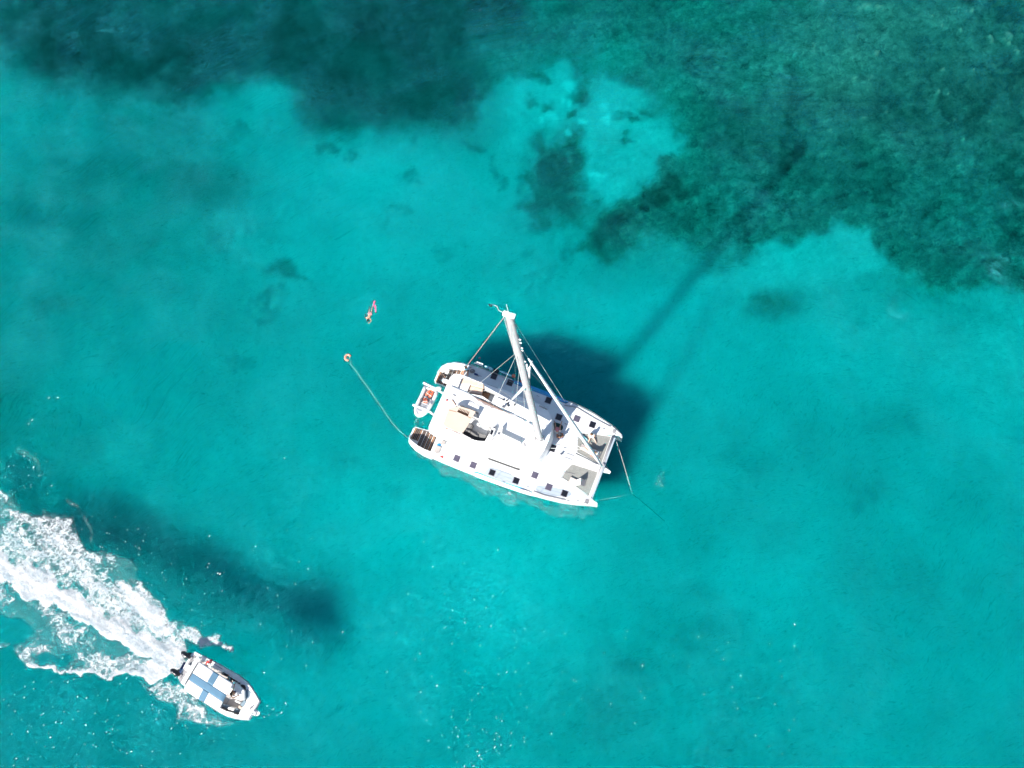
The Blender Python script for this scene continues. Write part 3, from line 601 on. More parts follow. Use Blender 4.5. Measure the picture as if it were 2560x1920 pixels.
ob('bow_fairlead', obox(B(), W(1535, 1079, 2.0), 0.14, 0.16, 2.0, 2.06, CF), 'seam', cat, bevel=0.03)
ob('windlass', tube(B(), [K(1.9, 0.25, 2.0), K(1.9, 0.25, 2.25)], 0.1, 10), 'steel', cat)
def tramp(sd):
    if sd > 0: P = [(2.72, 1.36), (3.05, 0.66), (5.28, 0.56), (5.26, 2.70), (4.0, 2.38), (2.64, 2.08)]
    else: P = [(2.72, -1.36), (3.08, -0.36), (5.30, -0.06), (5.28, -2.66), (4.0, -2.40), (2.66, -2.06)]
    A = np.array(P)
    def clip(axis, c):
        xs = []
        for i in range(len(A)):
            a = A[i]; b = A[(i + 1) % len(A)]; 
            if (a[axis] - c) * (b[axis] - c) < 0:
                t = (c - a[axis]) / (b[axis] - a[axis]); xs.append((a + (b - a) * t)[1 - axis])
        return (min(xs), max(xs)) if len(xs) >= 2 else None
    bm = B(); st = 0.042; w = 0.0140
    for axis in (0, 1):
        lo, hi = A[:, axis].min(), A[:, axis].max(); c = lo + st / 2
        while c < hi:
            r = clip(axis, c)
            if r:
                z = 1.93 + 0.003 * axis
                if axis == 0: q = [K(c - w, r[0], z), K(c + w, r[0], z), K(c + w, r[1], z), K(c - w, r[1], z)]
                else: q = [K(r[0], c - w, z), K(r[0], c + w, z), K(r[1], c + w, z), K(r[1], c - w, z)]
                lo_ = [bm.verts.new(p - Vector((0, 0, 0.006))) for p in q]; hi_ = [bm.verts.new(p) for p in q]
                bm.faces.new(hi_); bm.faces.new(lo_[::-1])
                for i in range(4): bm.faces.new((lo_[i], lo_[(i + 1) % 4], hi_[(i + 1) % 4], hi_[i]))
            c += st
    t = ob('trampoline', bm, 'net', cat); tag(t, kind='stuff')
    ob('net_border', tube(B(), [K(u, v, 1.95) for u, v in P + [P[0]]], 0.035, 5), 'flagw', cat)
    bm = B()
    for i in range(len(P)):
        a = Vector(P[i]); b = Vector(P[(i + 1) % len(P)]); n = max(2, int((b - a).length / 0.16)); cen = Vector(A.mean(0))
        for k in range(n):
            p = a.lerp(b, (k + .5) / n); q = p + (p - cen).normalized() * 0.09; tube(bm, [K(p.x, p.y, 1.96), K(q.x, q.y, 1.97)], 0.012, 4)
    tag(ob('lacing', bm, 'rope', cat), kind='stuff')
tramp(1); tramp(-1)
# guard rails
for sd in (1, -1):
    segs = [(-8.4, 0.95)] if sd < 0 else [(-8.4, 5.2)]
    us = np.arange(-8.2, 5.3, 1.9)
    pts = []
    for u in us:
        v = sd * (lin(u, OU, OV) - (0.06 if not -4.4 < u < 0.9 else 0.36)); pts.append((u, v))
        ob('stanchion', tube(B(), [K(u, v, 1.99), K(u, v, 2.62)], 0.016, 6), 'steel', cat)
    for h in (2.32, 2.6):
        ob('guard_wire', tube(B(), [K(u, v, h) for u, v in pts], 0.009, 4), 'steel', cat)
    ob('pulpit_rail', tube(B(), [K(5.2, sd * (lin(5.2, OU, OV) - .06), 1.99), K(5.25, sd * (lin(5.2, OU, OV) - .06), 2.6), K(5.85, sd * 3.1, 2.62), K(5.5, sd * 2.8, 2.6), K(5.45, sd * 2.75, 1.99)], 0.02, 6), 'steel', cat)
    ob('pushpit_rail', tube(B(), [K(-8.6, sd * 4.2, 2.0), K(-8.7, sd * 4.2, 2.65), K(-9.6, sd * 4.05, 2.6), K(-10.2, sd * 3.95, 1.9)], 0.02, 6), 'steel', cat)
# mast, boom, sails
MB = W(1350, 1099, RZ); MT = W(1273, 788, 28.5)
mz = lambda z: MB.lerp(MT, (z - MB.z) / (MT.z - MB.z))
def mast_at(ypx):
    lo, hi = MB.z, MT.z
    for _ in range(40):
        mid_ = (lo + hi) / 2; p = mz(mid_); y = PXY(np.array(p.x), np.array(p.y), np.array(p.z))[1]
        if y > ypx: lo = mid_
        else: hi = mid_
    return mz(lo)
def mring(c, a, b): return [c + CF * (a * math.cos(t) * (abs(math.cos(t)) ** -0.25 if abs(math.cos(t)) > .05 else 1)) + CS * (b * math.sin(t)) for t in [2 * PI * j / 14 for j in range(14)]]
mast = ob('mast', loft(B(), [mring(mz(z), 0.27, 0.185) for z in (RZ, 10, 17, 24)] + [mring(mz(28.5), 0.24, 0.16)]), 'alu', cat, smooth=False)
for k in (-1, 0, 1):
    ob('mast_track', tube(B(), [mz(RZ + .1) - CF * (0.285) + CS * 0.06 * k, mz(28.4) - CF * 0.255 + CS * 0.05 * k], 0.012, 4), 'seam', mast)
top = mz(28.5)
ob('masthead_crane', obox(B(), top, 0.36, 0.15, 28.5, 28.62, CF), 'gel', mast, bevel=0.03)
ob('masthead_antenna', tube(B(), [top + Vector((0, 0, .1)), top + Vector((0, 0, 1.5))], 0.02, 5), 'gel', mast)
ob('wind_vane', tube(B(), [top + Vector((0, 0, .1)) - CF * .3, top + Vector((0, 0, .2)) - CF * .6, top + Vector((0, 0, .75)) - CF * .62, top + Vector((0, 0, .8)) - CF * 1.0], 0.018, 5), 'gel', mast)
ob('wind_fins', obox(B(), top - CF * 0.95 + CS * 0.12, 0.1, 0.04, 29.35, 29.42, CF), 'dark', mast)
ob('mast_collar', loft(B(), [mring(MB + Vector((0, 0, h)), 0.36, 0.28) for h in (0, .12)]), 'gel', mast)
bm = B()
for i in range(26):
    a = i * 2.4; r = 0.28 + 0.1 * ((i * 37) % 10) / 10
    c = MB + CF * (r * math.cos(a)) + CS * (r * math.sin(a)) + Vector((0, 0, 0.1 + 0.9 * ((i * 53) % 17) / 17)); tube(bm, [c, c + Vector((0.05 * math.cos(a), 0.08, 0.12))], 0.028, 5)
tag(ob('mast_line_clutter', bm, 'seam', mast), kind='stuff')
def spreader(yroot, tip, ztip_off, r=0.075):
    a = mast_at(yroot); b = W(tip[0], tip[1], a.z + ztip_off); ob('spreader', tube(B(), [a, b], 0.13, 8, r2=0.06, flat=0.5), 'gel', mast); return a, b
s1a, s1b = spreader(962, (1280, 999), 0.2); s2a, s2b = spreader(1040, (1300, 1069), 0.2)
def port_tip(a, b): 
    dv = b - a; du = dv.dot(CF); dd_ = dv.dot(CS); return a + CF * du - CS * dd_ + Vector((0, 0, 0.1))
p1 = port_tip(s1a, s1b); p2 = port_tip(s2a, s2b)
ob('spreader', tube(B(), [s1a, p1], 0.13, 8, r2=0.06, flat=0.5), 'gel', mast); ob('spreader', tube(B(), [s2a, p2], 0.13, 8, r2=0.06, flat=0.5), 'gel', mast)
for yy in (845, 853, 866, 872, 900):
    c = mast_at(yy) + CF * 0.32; ob('mast_light', obox(B(), c, 0.07, 0.035, c.z - .05, c.z + .07, CF), 'gel', mast, bevel=0.02)
wires = [
 ('rope_red', [mz(28.3) - CF * .25, K(-8.6, -4.25, 2.05)], 0.016, 'roper'),
 ('topping', [mz(28.3) - CF * .35 + CS * .05, K(-0.5, -0.6, 5.9)], 0.018, 'rope'),
 ('halyard', [mz(28.3) - CF * .33 - CS * .1, K(-0.3, -0.35, 4.2)], 0.014, 'rope'),
 ('shroud', [mz(27.6) + CF * .2 - CS * .05, W(1412, 1004, 2.0)], 0.016, 'rope'),
 ('shroud', [mz(27.6) + CF * .05 + CS * .15, K(0.2, 4.1, 2.0)], 0.008, 'steel'),
 ('shroud', [mz(21.0) - CS * .15, K(-0.2, -4.05, 2.0)], 0.009, 'steel'),
 ('diagonal', [mz(23.0) + CS * .15, s1b, s2b, mz(6.2) + CS * .2], 0.008, 'steel'),
 ('diagonal', [mz(23.0) - CS * .15, p1, p2, mz(6.2) - CS * .2], 0.008, 'steel'),
 ('lazy_jack', [mast_at(878), K(-4.2, -0.62, 6.1)], 0.010, 'rope'),
 ('lazy_jack', [mast_at(900), K(-2.2, -0.30, 6.0)], 0.009, 'rope'),
 ('lazy_jack', [mast_at(925), K(-1.2, -0.20, 6.0)], 0.012, 'rope'),
 ('lazy_jack', [mast_at(878) , K(-6.6, -0.95, 6.1)], 0.008, 'rope'),
]
for nm, p, r, mm in wires:
    ob({'rope_red': 'running_backstay', 'topping': 'topping_lift', 'diagonal': 'diamond_stay'}.get(nm, nm), tube(B(), p, r, 6), mm, cat)
BA = K(-0.35, -0.2, 5.35); BE = K(-8.1, -1.05, 5.6)
ob('boom', tube(B(), [BA, BE], 0.19, 10, flat=1.3), 'alu', cat)
rings = []; n = 22
for i in range(n + 1):
    t = i / n; c = BA.lerp(BE, t); hh = 1.0 * (1 - t) ** 0.7 + 0.28; ww = 0.30 - 0.10 * t; fwd = (BE - BA).normalized(); sdv = Vector((fwd.y, -fwd.x, 0)); r = []
    for j in range(12):
        a = 2 * PI * j / 12; wob = 1 + 0.13 * math.sin(7 * t * PI + j * 1.7) + 0.09 * math.sin(19 * t * PI + j * 2.9)
        r.append(c + sdv * (ww * math.cos(a) * wob) + Vector((0, 0, 0.2 + hh / 2 + hh / 2 * math.sin(a) * wob)))
    rings.append(r)
ob('stowed_mainsail', loft(B(), rings), 'sail', cat, smooth=True)
rings = []
for i in range(15):
    t = 0.36 + 0.36 * i / 14; c = BA.lerp(BE, 0.72 - (t - .36)); hh = 1.0 * (1 - (0.72 - (t - .36))) ** 0.7 + 0.28; ww = 0.20 * math.sin(PI * (i + .6) / 15.2)
    rings.append([c + sdv * (ww * math.cos(2 * PI * j / 8) + .04 * math.sin(i * 1.9)) + Vector((0, 0, 0.22 + hh + 0.07 * math.sin(2 * PI * j / 8))) for j in range(8)])
ob('sail_cover_opening', loft(B(), rings), 'sailg', cat, smooth=True)
ob('reefing_line', tube(B(), [c_ + Vector((0, 0, .25)) for c_ in (BA.lerp(BE, .25) + Vector((0, 0, 1.15)), BA.lerp(BE, .45) + Vector((0, 0, .98)), BA.lerp(BE, .65) + Vector((0, 0, .85)))], 0.02), 'teak', cat)
JB = K(5.6, 0.2, 2.35); JT = mast_at(868) + CF * 0.3
jd = JT - JB; ob('forestay', tube(B(), [JB, JT + jd * 0.01], 0.02, 6), 'steel', cat)
ob('furled_headsail', tube(B(), [JB.lerp(JT, t) for t in (0.03, 0.12, 0.3, 0.5, 0.7, 0.86, 0.94)], [0.08, 0.14, 0.165, 0.15, 0.13, 0.09, 0.05], 9), 'sail', cat, smooth=True)
ob('staysail_bag', tube(B(), [W(1324, 945, 16), W(1323, 925, 16.6), W(1329, 903, 17.5)], [0.06, 0.13, 0.07], 8), 'sail', cat, smooth=True)
for pts in (((1218, 960), (1262, 977), (1320, 1000)), ((1212, 968), (1240, 980)), ((1187, 935), (1204, 941)), ((1170, 1162), (1300, 1213)), ((1120, 1120), (1225, 1160)), ((1300, 1150), (1345, 1166)), ((1430, 1075), (1446, 1083)), ((1408, 1136), (1424, 1141)), ((1436, 1186), (1400, 1178))):
    ob('deck_seam', tube(B(), [W(x, y, 2.005) for x, y in pts], 0.018, 5, flat=.5), 'seam', cat)
for pts in (((1120, 980), (1300, 1042)), ((1240, 1000), (1236, 1012)), ((1305, 1020), (1284, 1064)), ((1330, 1120), (1345, 1075))):
    ob('roof_seam', tube(B(), [W(x, y, RZ + .002) for x, y in pts], 0.014, 5, flat=.5), 'hypg', cat)
for x, y in ((1195, 940), (1300, 975), (1345, 990), (1412, 1120), (1258, 1205), (1318, 1218), (1155, 1172), (1445, 1252), (1415, 1060), (1509, 1072), (1420, 1252)):
    ob('deck_cleat', tube(B(), [W(x, y, 2.06) - CF * .12, W(x, y, 2.08), W(x, y, 2.06) + CF * .12], 0.022, 5), 'steel', cat)
# clutter on the foredeck and side deck
ob('spinnaker_sheet', tube(B(), [W(x, y, 2.06) for x, y in ((1246, 1147), (1256, 1151), (1262, 1156), (1280, 1161), (1296, 1163))], 0.05), 'teak', cat)
ob('boat_hook', tube(B(), [W(1247, 1146, 2.2), W(1310, 1170, 2.2)], 0.022), 'seam', cat)
ob('hook_grip', tube(B(), [W(1302, 1168, 2.2), W(1311, 1171, 2.2)], 0.06), 'navy', cat)
for a, b in (((1366, 1120), (1390, 1121)), ((1381, 1075), (1407, 1092)), ((1437, 1123), (1452, 1123)), ((1439, 1112), (1470, 1130))):
    ob('furling_line', tube(B(), [W(*a, 2.45), W(*b, 2.45)], 0.022), 'rope', cat)
ob('net_line', tube(B(), [W(1458, 1095, 2.0), W(1478, 1118, 2.0), W(1500, 1150, 2.0)], 0.014), 'rope', cat)

# ------------------------------------------------------------------ tender in the davits
def outline_ring(pts, z, k=1.0):
    c = sum((Vector((p[0], p[1])) for p in pts), Vector((0, 0))) / len(pts); return [Vector((c.x + (p[0] - c.x) * k, c.y + (p[1] - c.y) * k, z)) for p in pts]
TZ = 1.75
tc = W(1062, 1000, 1.5); ten = thing('tender', 'small white inflatable tender hanging across the stern under two davit arms', 'dinghy', tc)
left = [(1064.5, 964.5), (1060, 975), (1054, 989), (1047, 1003), (1041.5, 1015), (1039.5, 1025), (1041, 1034), (1046, 1039)]
right = [(1094, 975), (1089, 988), (1083, 1002), (1076, 1015), (1069.5, 1026), (1061, 1034), (1053, 1038.5)]
path = [W(x, y, TZ) for x, y in left] + [W(x, y, TZ) for x, y in right[::-1]]
ob('inflatable_tube', tube(B(), path, 0.17, 10), 'hyp', ten, smooth=True)
inner = [Vector((p.x, p.y)) for p in path]
ob('floor', prism(B(), inner, 1.52, 1.60), 'hypg', ten)
for k in range(5):
    a = Vector(left[1 + k]); b = Vector(right[1 + k]) if k < 6 else None
    ob('floor_slat', tube(B(), [W(a.x + 5, a.y + 2, 1.62), W(b.x - 5, b.y - 2, 1.62)], 0.03, 5, flat=.4), 'hyp', ten)
ob('transom', prism(B(), px([(1065, 967), (1094, 977), (1093, 981), (1064, 971)], 1.8), 1.5, 1.85), 'hyp', ten)
ob('bow_cover', prism(B(), px([(1041, 1018), (1067, 1028), (1058, 1034), (1050, 1037), (1044, 1035), (1040.5, 1028)], 1.85), 1.7, 1.84), 'hyp', ten, bevel=0.04)
ob('locker_mesh', prism(B(), px([(1042, 1019), (1057, 1024), (1052, 1029), (1045, 1026)], 1.86), 1.845, 1.86), 'hypg', ten)
om = ob('outboard_motor', tube(B(), [W(1081, 968, 1.9), W(1080, 972, 2.1)], [0.16, 0.12], 8), 'gel', ten, smooth=True)
for x, y in ((1073, 967.5), (1078, 969), (1083, 971), (1087, 972)): ob('transom_fitting', obox(B(), W(x, y, 1.9), 0.07, 0.05, 1.85, 1.93, CF), 'black', ten)
ob('steering_wheel', tube(B(), [W(1054, 1000, 1.95) + Vector((0.16 * math.cos(a), 0.16 * math.sin(a), 0.03 * math.cos(a))) for a in np.linspace(0, 2 * PI, 13)], 0.018, 5), 'dark', ten)
for a, b in (((1071, 962), (1073, 968)), ((1050, 1018), (1051, 1024))):
    ob('fall_line', tube(B(), [W(*a, 2.8), W(*b, 1.8)], 0.015, 5), 'rope', ten)
def lifejacket(x, y, z, s, label, rot, m2='orange'):
    c = W(x, y, z); R = Matrix.Rotation(rot, 3, 'Z')
    o = thing('life_jacket', label, 'life jacket', c, 'orange life jackets in the tender')
    for k in (-1, 1):
        bm = B(); ball(bm, c + R @ Vector((0, 0.13 * k * s, 0.05)), 0.2 * s, 1.25, 0.62, 0.4, 10, R); ob('foam_panel', bm, m2, o, smooth=True)
    ob('collar', tube(B(), [c + R @ Vector((0.2 * s + 0.1 * s * math.sin(t), 0.16 * s * math.cos(t), 0.08)) for t in np.linspace(0, PI, 7)], 0.05 * s, 6), m2, o)
    ob('strap', tube(B(), [c + R @ Vector((-0.05, -0.26 * s, 0.14)), c + R @ Vector((-0.05, 0, 0.17)), c + R @ Vector((-0.05, 0.26 * s, 0.14))], 0.02, 5), 'flagw', o)
lifejacket(1073.5, 986, 1.72, 1.25, 'larger orange life jacket near the stern end of the hanging tender', 0.9)
lifejacket(1063.5, 1003, 1.72, 0.85, 'smaller red-orange life jacket in the middle of the hanging tender', 1.6)

# ------------------------------------------------------------------ people
def skin_obj(name, verts, edges, radii, m, parent, root=0, sub=1):
    off = origin_of(parent); me = bpy.data.meshes.new(name)
    me.from_pydata([tuple(Vector(v) - off) for v in verts], edges, []); me.update()
    o = bpy.data.objects.new(name, me); COL.objects.link(o); o.parent = parent
    me.materials.append(M[m])
    sk = o.modifiers.new('skin', 'SKIN')
    lay = me.skin_vertices[0] if me.skin_vertices else None
    if lay is None:
        bm = bmesh.new(); bm.from_mesh(me); bm.verts.layers.skin.verify(); bm.to_mesh(me); bm.free(); lay = me.skin_vertices[0]
    for i, r in enumerate(radii):
        lay.data[i].radius = (r, r) if not isinstance(r, tuple) else r
        lay.data[i].use_root = (i == root)
    sk.use_smooth_shade = True
    if sub: s = o.modifiers.new('sub', 'SUBSURF'); s.levels = sub; s.render_levels = sub
    return o
POSE = {
 'sit': dict(chest=(-.04, 0, .34), neck=(-.05, 0, .52), head=(-.03, 0, .66), sh=(-.05, .18, .46), el=(-.24, .25, .24), ha=(-.30, .27, .03), hip=(.02, .10, .04), kn=(.40, .17, .16), an=(.74, .28, .05), to=(.80, .30, .16)),
 'legsout': dict(chest=(-.05, 0, .36), neck=(-.04, 0, .54), head=(.0, 0, .68), sh=(-.05, .19, .48), el=(.0, .27, .24), ha=(.20, .22, .12), hip=(.02, .10, .04), kn=(.42, .20, .14), an=(.84, .30, .04), to=(.92, .33, .14)),
 'dangle': dict(chest=(-.03, 0, .34), neck=(.0, 0, .52), head=(.04, 0, .65), sh=(-.03, .18, .46), el=(-.06, .26, .22), ha=(.06, .26, .03), hip=(.02, .10, .02), kn=(.38, .18, .02), an=(.62, .26, -.06), to=(.76, .28, -.04)),
 'recline': dict(chest=(-.22, 0, .24), neck=(-.36, 0, .40), head=(-.46, 0, .50), sh=(-.34, .18, .36), el=(-.36, .30, .12), ha=(-.14, .32, .05), hip=(.02, .10, .02), kn=(.42, .13, .08), an=(.82, .14, .02), to=(.88, .15, .13)),
 'stand': dict(chest=(.02, 0, .34), neck=(.03, 0, .54), head=(.06, 0, .68), sh=(.02, .19, .48), el=(.16, .30, .28), ha=(.40, .20, .24), hip=(0, .10, -.06), kn=(.03, .13, -.48), an=(0, .15, -.86), to=(.18, .16, -.89)),
 'swim': dict(chest=(.28, 0, .0), neck=(.46, 0, .02), head=(.60, 0, .04), sh=(.42, .18, .0), el=(.52, .36, -.06), ha=(.74, .26, -.04), hip=(-.06, .10, 0), kn=(-.46, .16, -.04), an=(-.86, .20, .0), to=(-1.0, .22, .0)),
}
def person(label, hipw, fdir, pose, skinm, hair, shirt=None, shorts=None, hat=None, up=None, scale=1.0, tweak=None, hands=True):
    f = Vector((fdir[0], fdir[1], 0)).normalized(); s = Vector((f.y, -f.x, 0)); p = dict(POSE[pose]); 
    if tweak: p.update(tweak)
    o = thing('person', label, 'person', hipw)
    def G(t, sg=1): return Vector(hipw) + (f * t[0] + s * (t[1] * sg) + Vector((0, 0, t[2]))) * scale
    V, E, R = [], [], []
    def add(q, r, par=None):
        V.append(q); R.append(r * scale); 
        if par is not None: E.append((par, len(V) - 1))
        return len(V) - 1
    pel = add(G((0, 0, .03)), .13); bel = add(G(tuple((np.array(p['chest']) * .45))), .12, pel); ch = add(G(p['chest']), .15, bel)
    nk = add(G(p['neck']), .058, ch); nh = np.array(p['head']) - np.array(p['neck'])
    h1 = add(G(tuple(np.array(p['neck']) + nh * .55)), .085, nk); h2 = add(G(tuple(np.array(p['head']) + nh * .15)), .092, h1)
    def get(k, sg):
        kk = k + ('R' if sg > 0 else 'L'); return p[kk] if kk in p else p[k]
    for sg in (1, -1):
        a = add(G(get('sh', sg), sg), .068, ch); b = add(G(get('el', sg), sg), .046, a); c = add(G(get('ha', sg), sg), .032, b)
        dirn = (V[c] - V[b]).normalized(); pc = add(V[c] + dirn * .07 * scale, .038, c)
        lat = dirn.cross(Vector((0, 0, 1))); lat = lat.normalized() if lat.length > .1 else f
        if hands:
            for k in range(4):
                q = V[pc] + dirn * (.05 - .008 * abs(k - 1.3)) * scale + lat * (.018 * (k - 1.5) * 1.6) * scale
                m_ = add(q, .011, pc); add(q + dirn * .04 * scale - Vector((0, 0, .012 * scale)), .009, m_)
            th = add(V[c] + dirn * .04 * scale + lat * (.055 * -sg) * scale, .012, c); add(V[th] + dirn * .035 * scale, .010, th)
        hp = add(G(get('hip', sg), sg), .095, pel); kn = add(G(get('kn', sg), sg), .062, hp); cf = add(V[kn].lerp(G(get('an', sg), sg), .35), .058, kn); an = add(G(get('an', sg), sg), .037, cf); add(G(get('to', sg), sg), .034, an)
    skin_obj('body', V, E, R, skinm, o)
    hd = V[h2]; hdir = (V[h2] - V[nk]).normalized()
    face = (f if pose in ('sit', 'legsout', 'dangle', 'stand', 'recline') else Vector((0, 0, -1)))
    if hair:
        bm = B(); ball(bm, hd - face * .022 * scale + hdir * .025 * scale, .108 * scale, 1.0, 1.0, 1.0, 12)
        ball(bm, hd - face * .07 * scale - hdir * .04 * scale, .075 * scale, 1, 1, 1.2, 10); ob('hair', bm, hair, o, smooth=True)
    bm = B(); ball(bm, hd + face * .098 * scale - hdir * .03 * scale, .016 * scale, 1, 1, 1.5, 6)
    lat = face.cross(hdir).normalized()
    for k in (-1, 1): ball(bm, hd + lat * .097 * k * scale - hdir * .03 * scale, .022 * scale, .6, .6, 1.2, 6)
    ob('face_features', bm, skinm, o, smooth=True)
    bm = B()
    for k in (-1, 1): ball(bm, hd + face * .086 * scale + lat * .034 * k * scale - hdir * .012 * scale, .011 * scale, 1, 1, 1, 6)
    ob('eye', bm, 'black', o, smooth=True)
    if hat:
        c = hd + hdir * .05 * scale; rings = []
        for rr, hh in ((.19, 0), (.20, .012), (.115, .02), (.108, .08), (.06, .115)):
            rings.append([c + Vector((rr * math.cos(t), rr * math.sin(t), hh)) * scale for t in np.linspace(0, 2 * PI, 15)[:-1]])
        ob('hat', loft(B(), rings), hat, o, smooth=True)
    if shirt:
        ids = [pel, bel, ch]; vv = [V[i] for i in ids]; rr = [.145 * scale, .137 * scale, .168 * scale]; ee = [(0, 1), (1, 2)]
        for sg in (1, -1):
            A = G(get('sh', sg), sg); Bq = A.lerp(G(get('el', sg), sg), .6); vv += [A, Bq]; rr += [.082 * scale, .062 * scale]; ee += [(2, len(vv) - 2), (len(vv) - 2, len(vv) - 1)]
        skin_obj('shirt', vv, ee, rr, shirt, o)
    if shorts:
        vv = [V[pel]]; rr = [.148 * scale]; ee = []
        for sg in (1, -1):
            A = G(get('hip', sg), sg); Bq = A.lerp(G(get('kn', sg), sg), .45); vv += [A, Bq]; rr += [.108 * scale, .088 * scale]; ee += [(0, len(vv) - 2), (len(vv) - 2, len(vv) - 1)]
        skin_obj('shorts', vv, ee, rr, shorts, o)
    return o, G
def dirpx(a, b, z=2.0): 
    q = W(*b, z) - W(*a, z); return (q.x, q.y)
person('person in a pink cap and white shirt sitting on the foredeck with legs apart', W(1394, 1079, 2.07), dirpx((1394, 1079), (1396, 1049)), 'legsout', 'skin', None, 'shirtw', None, 'pinkc')
person('bare-shouldered tanned person sitting close behind the pink cap wearer on the foredeck', W(1401, 1094, 2.07), dirpx((1401, 1094), (1398, 1078)), 'sit', 'skint', 'haird', None, 'navy', tweak=dict(kn=(.26, .26, .22), an=(.30, .10, .05), to=(.40, .06, .06), chest=(.0, 0, .34), el=(.02, .30, .26), ha=(.22, .24, .16)))
person('brown-haired person in white sitting on the bow with feet on the net', W(1479, 1090, 2.06), dirpx((1479, 1088), (1480, 1102)), 'dangle', 'skinp', 'hairb', 'shirtw', 'shirtw', tweak=dict(kn=(.30, .20, .04), an=(.52, .32, -.03), to=(.66, .34, -.02)))
person('blonde sunbather with bare back reclining on the lounger in the port net', W(1482, 1131, 2.30), dirpx((1490, 1137), (1462, 1112)), 'recline', 'skin', 'hairbl', None, 'teal', scale=.95, tweak=dict(chest=(-.16, 0, .24), neck=(-.25, 0, .42), head=(-.27, 0, .56), sh=(-.24, .18, .36)))
person('person in a blue and white shirt sitting at the port quarter by the backstay', W(1167, 925, 2.1), dirpx((1169, 917), (1164, 934)), 'sit', 'skin', 'hairb', 'aqua', None, tweak=dict(kn=(.34, .2, .2), an=(.52, .2, -.15), to=(.62, .2, -.15)))

# ------------------------------------------------------------------ things lying about on the catamaran
def cloth(name, label, catg, pts, z, m, thick=0.05, amp=0.05, group=None):
    poly = smoothpoly([W(x, y, z) for x, y in pts], 2); c = sum(poly, Vector((0, 0))) / len(poly); bm = B(); rings = []
    for k, (s_, h) in enumerate(((1.0, 0.0), (1.02, thick * .5), (0.9, thick), (0.55, thick), (0.15, thick))):
        rings.append([Vector((c.x + (p.x - c.x) * s_, c.y + (p.y - c.y) * s_, z + h + (amp * mnoise.noise(Vector((p.x * 4 * s_, p.y * 4, k))) * .6 + amp * .3 if k > 1 else 0))) for p in poly])
    loft(bm, rings); o = ob(name, bm, m, None, smooth=True); tag(o, label, catg, group); return o
cloth('towel', 'crumpled aqua and white towel on the port net beside the person in white', 'towel', [(1452, 1087), (1457, 1087), (1462, 1093), (1469, 1098), (1470, 1102), (1463, 1103.5), (1457, 1098), (1453, 1093)], 1.95, 'aqua', 0.10, 0.10)
cloth('towel', 'dark green towel spread on the foredeck under the stretched legs', 'towel', [(1384, 1057), (1390, 1056), (1406, 1062), (1408, 1071), (1402, 1078), (1386, 1077), (1382, 1070)], 2.004, 'green', 0.03, 0.01)
cloth('sarong', 'dark blue cloth over the knees of the sunbather on the port net', 'cloth', [(1470, 1116), (1478, 1117), (1483, 1126), (1476, 1127), (1471, 1122)], 2.32, 'teal', 0.05, 0.06)
def lounger(label, a0, a1, b0, b1, c0, c1, d0, d1, mcol='wicker'):
    """a: foot edge, b: hinge, c: crest of the raised back, d: end of the prop panel (pairs of photo points)"""
    base = W((a0[0] + b1[0]) / 2, (a0[1] + b1[1]) / 2, 1.95); o = thing('folding_lounger', label, 'lounger', base, 'folding loungers on the bow nets')
    def slab(name, p, q, r, s_, zp, zr, m, t=0.05):
        bm = B(); top = [W(*p, zp), W(*q, zp), W(*s_, zr), W(*r, zr)]
        hi = [bm.verts.new(v) for v in top]; lo = [bm.verts.new(v - Vector((0, 0, t))) for v in top]
        bm.faces.new(hi); bm.faces.new(lo[::-1])
        for i in range(4): bm.faces.new((hi[i], lo[i], lo[(i + 1) % 4], hi[(i + 1) % 4]))
        ob(name, bm, m, o, bevel=0.012)
    slab('seat_panel', a0, a1, b0, b1, 2.10, 2.08, mcol); slab('back_panel', b0, b1, c0, c1, 2.08, 2.62, 'flagw'); slab('prop_panel', c0, c1, d0, d1, 2.60, 2.02, mcol)
    for p, q in ((c0, c1),): ob('crest_rail', tube(B(), [W(*p, 2.64), W(*q, 2.64)], 0.03), 'flagw', o)
    for p in (a0, a1, b0, b1): t = W(*p, 2.06); ob('foot', tube(B(), [t, Vector((t.x, t.y, 1.94))], 0.02, 5), 'steel', o)
lounger('empty folding lounger with raised back on the starboard bow net', (1427, 1192), (1420.5, 1206), (1442, 1199), (1438.5, 1213.5), (1452, 1195), (1450.5, 1212), (1464, 1200.5), (1461, 1216.5))
lounger('folding lounger under the sunbather on the port bow net', (1455, 1109), (1450, 1122), (1476, 1120), (1470, 1133), (1497, 1128), (1489, 1143), (1503, 1134), (1496, 1149))
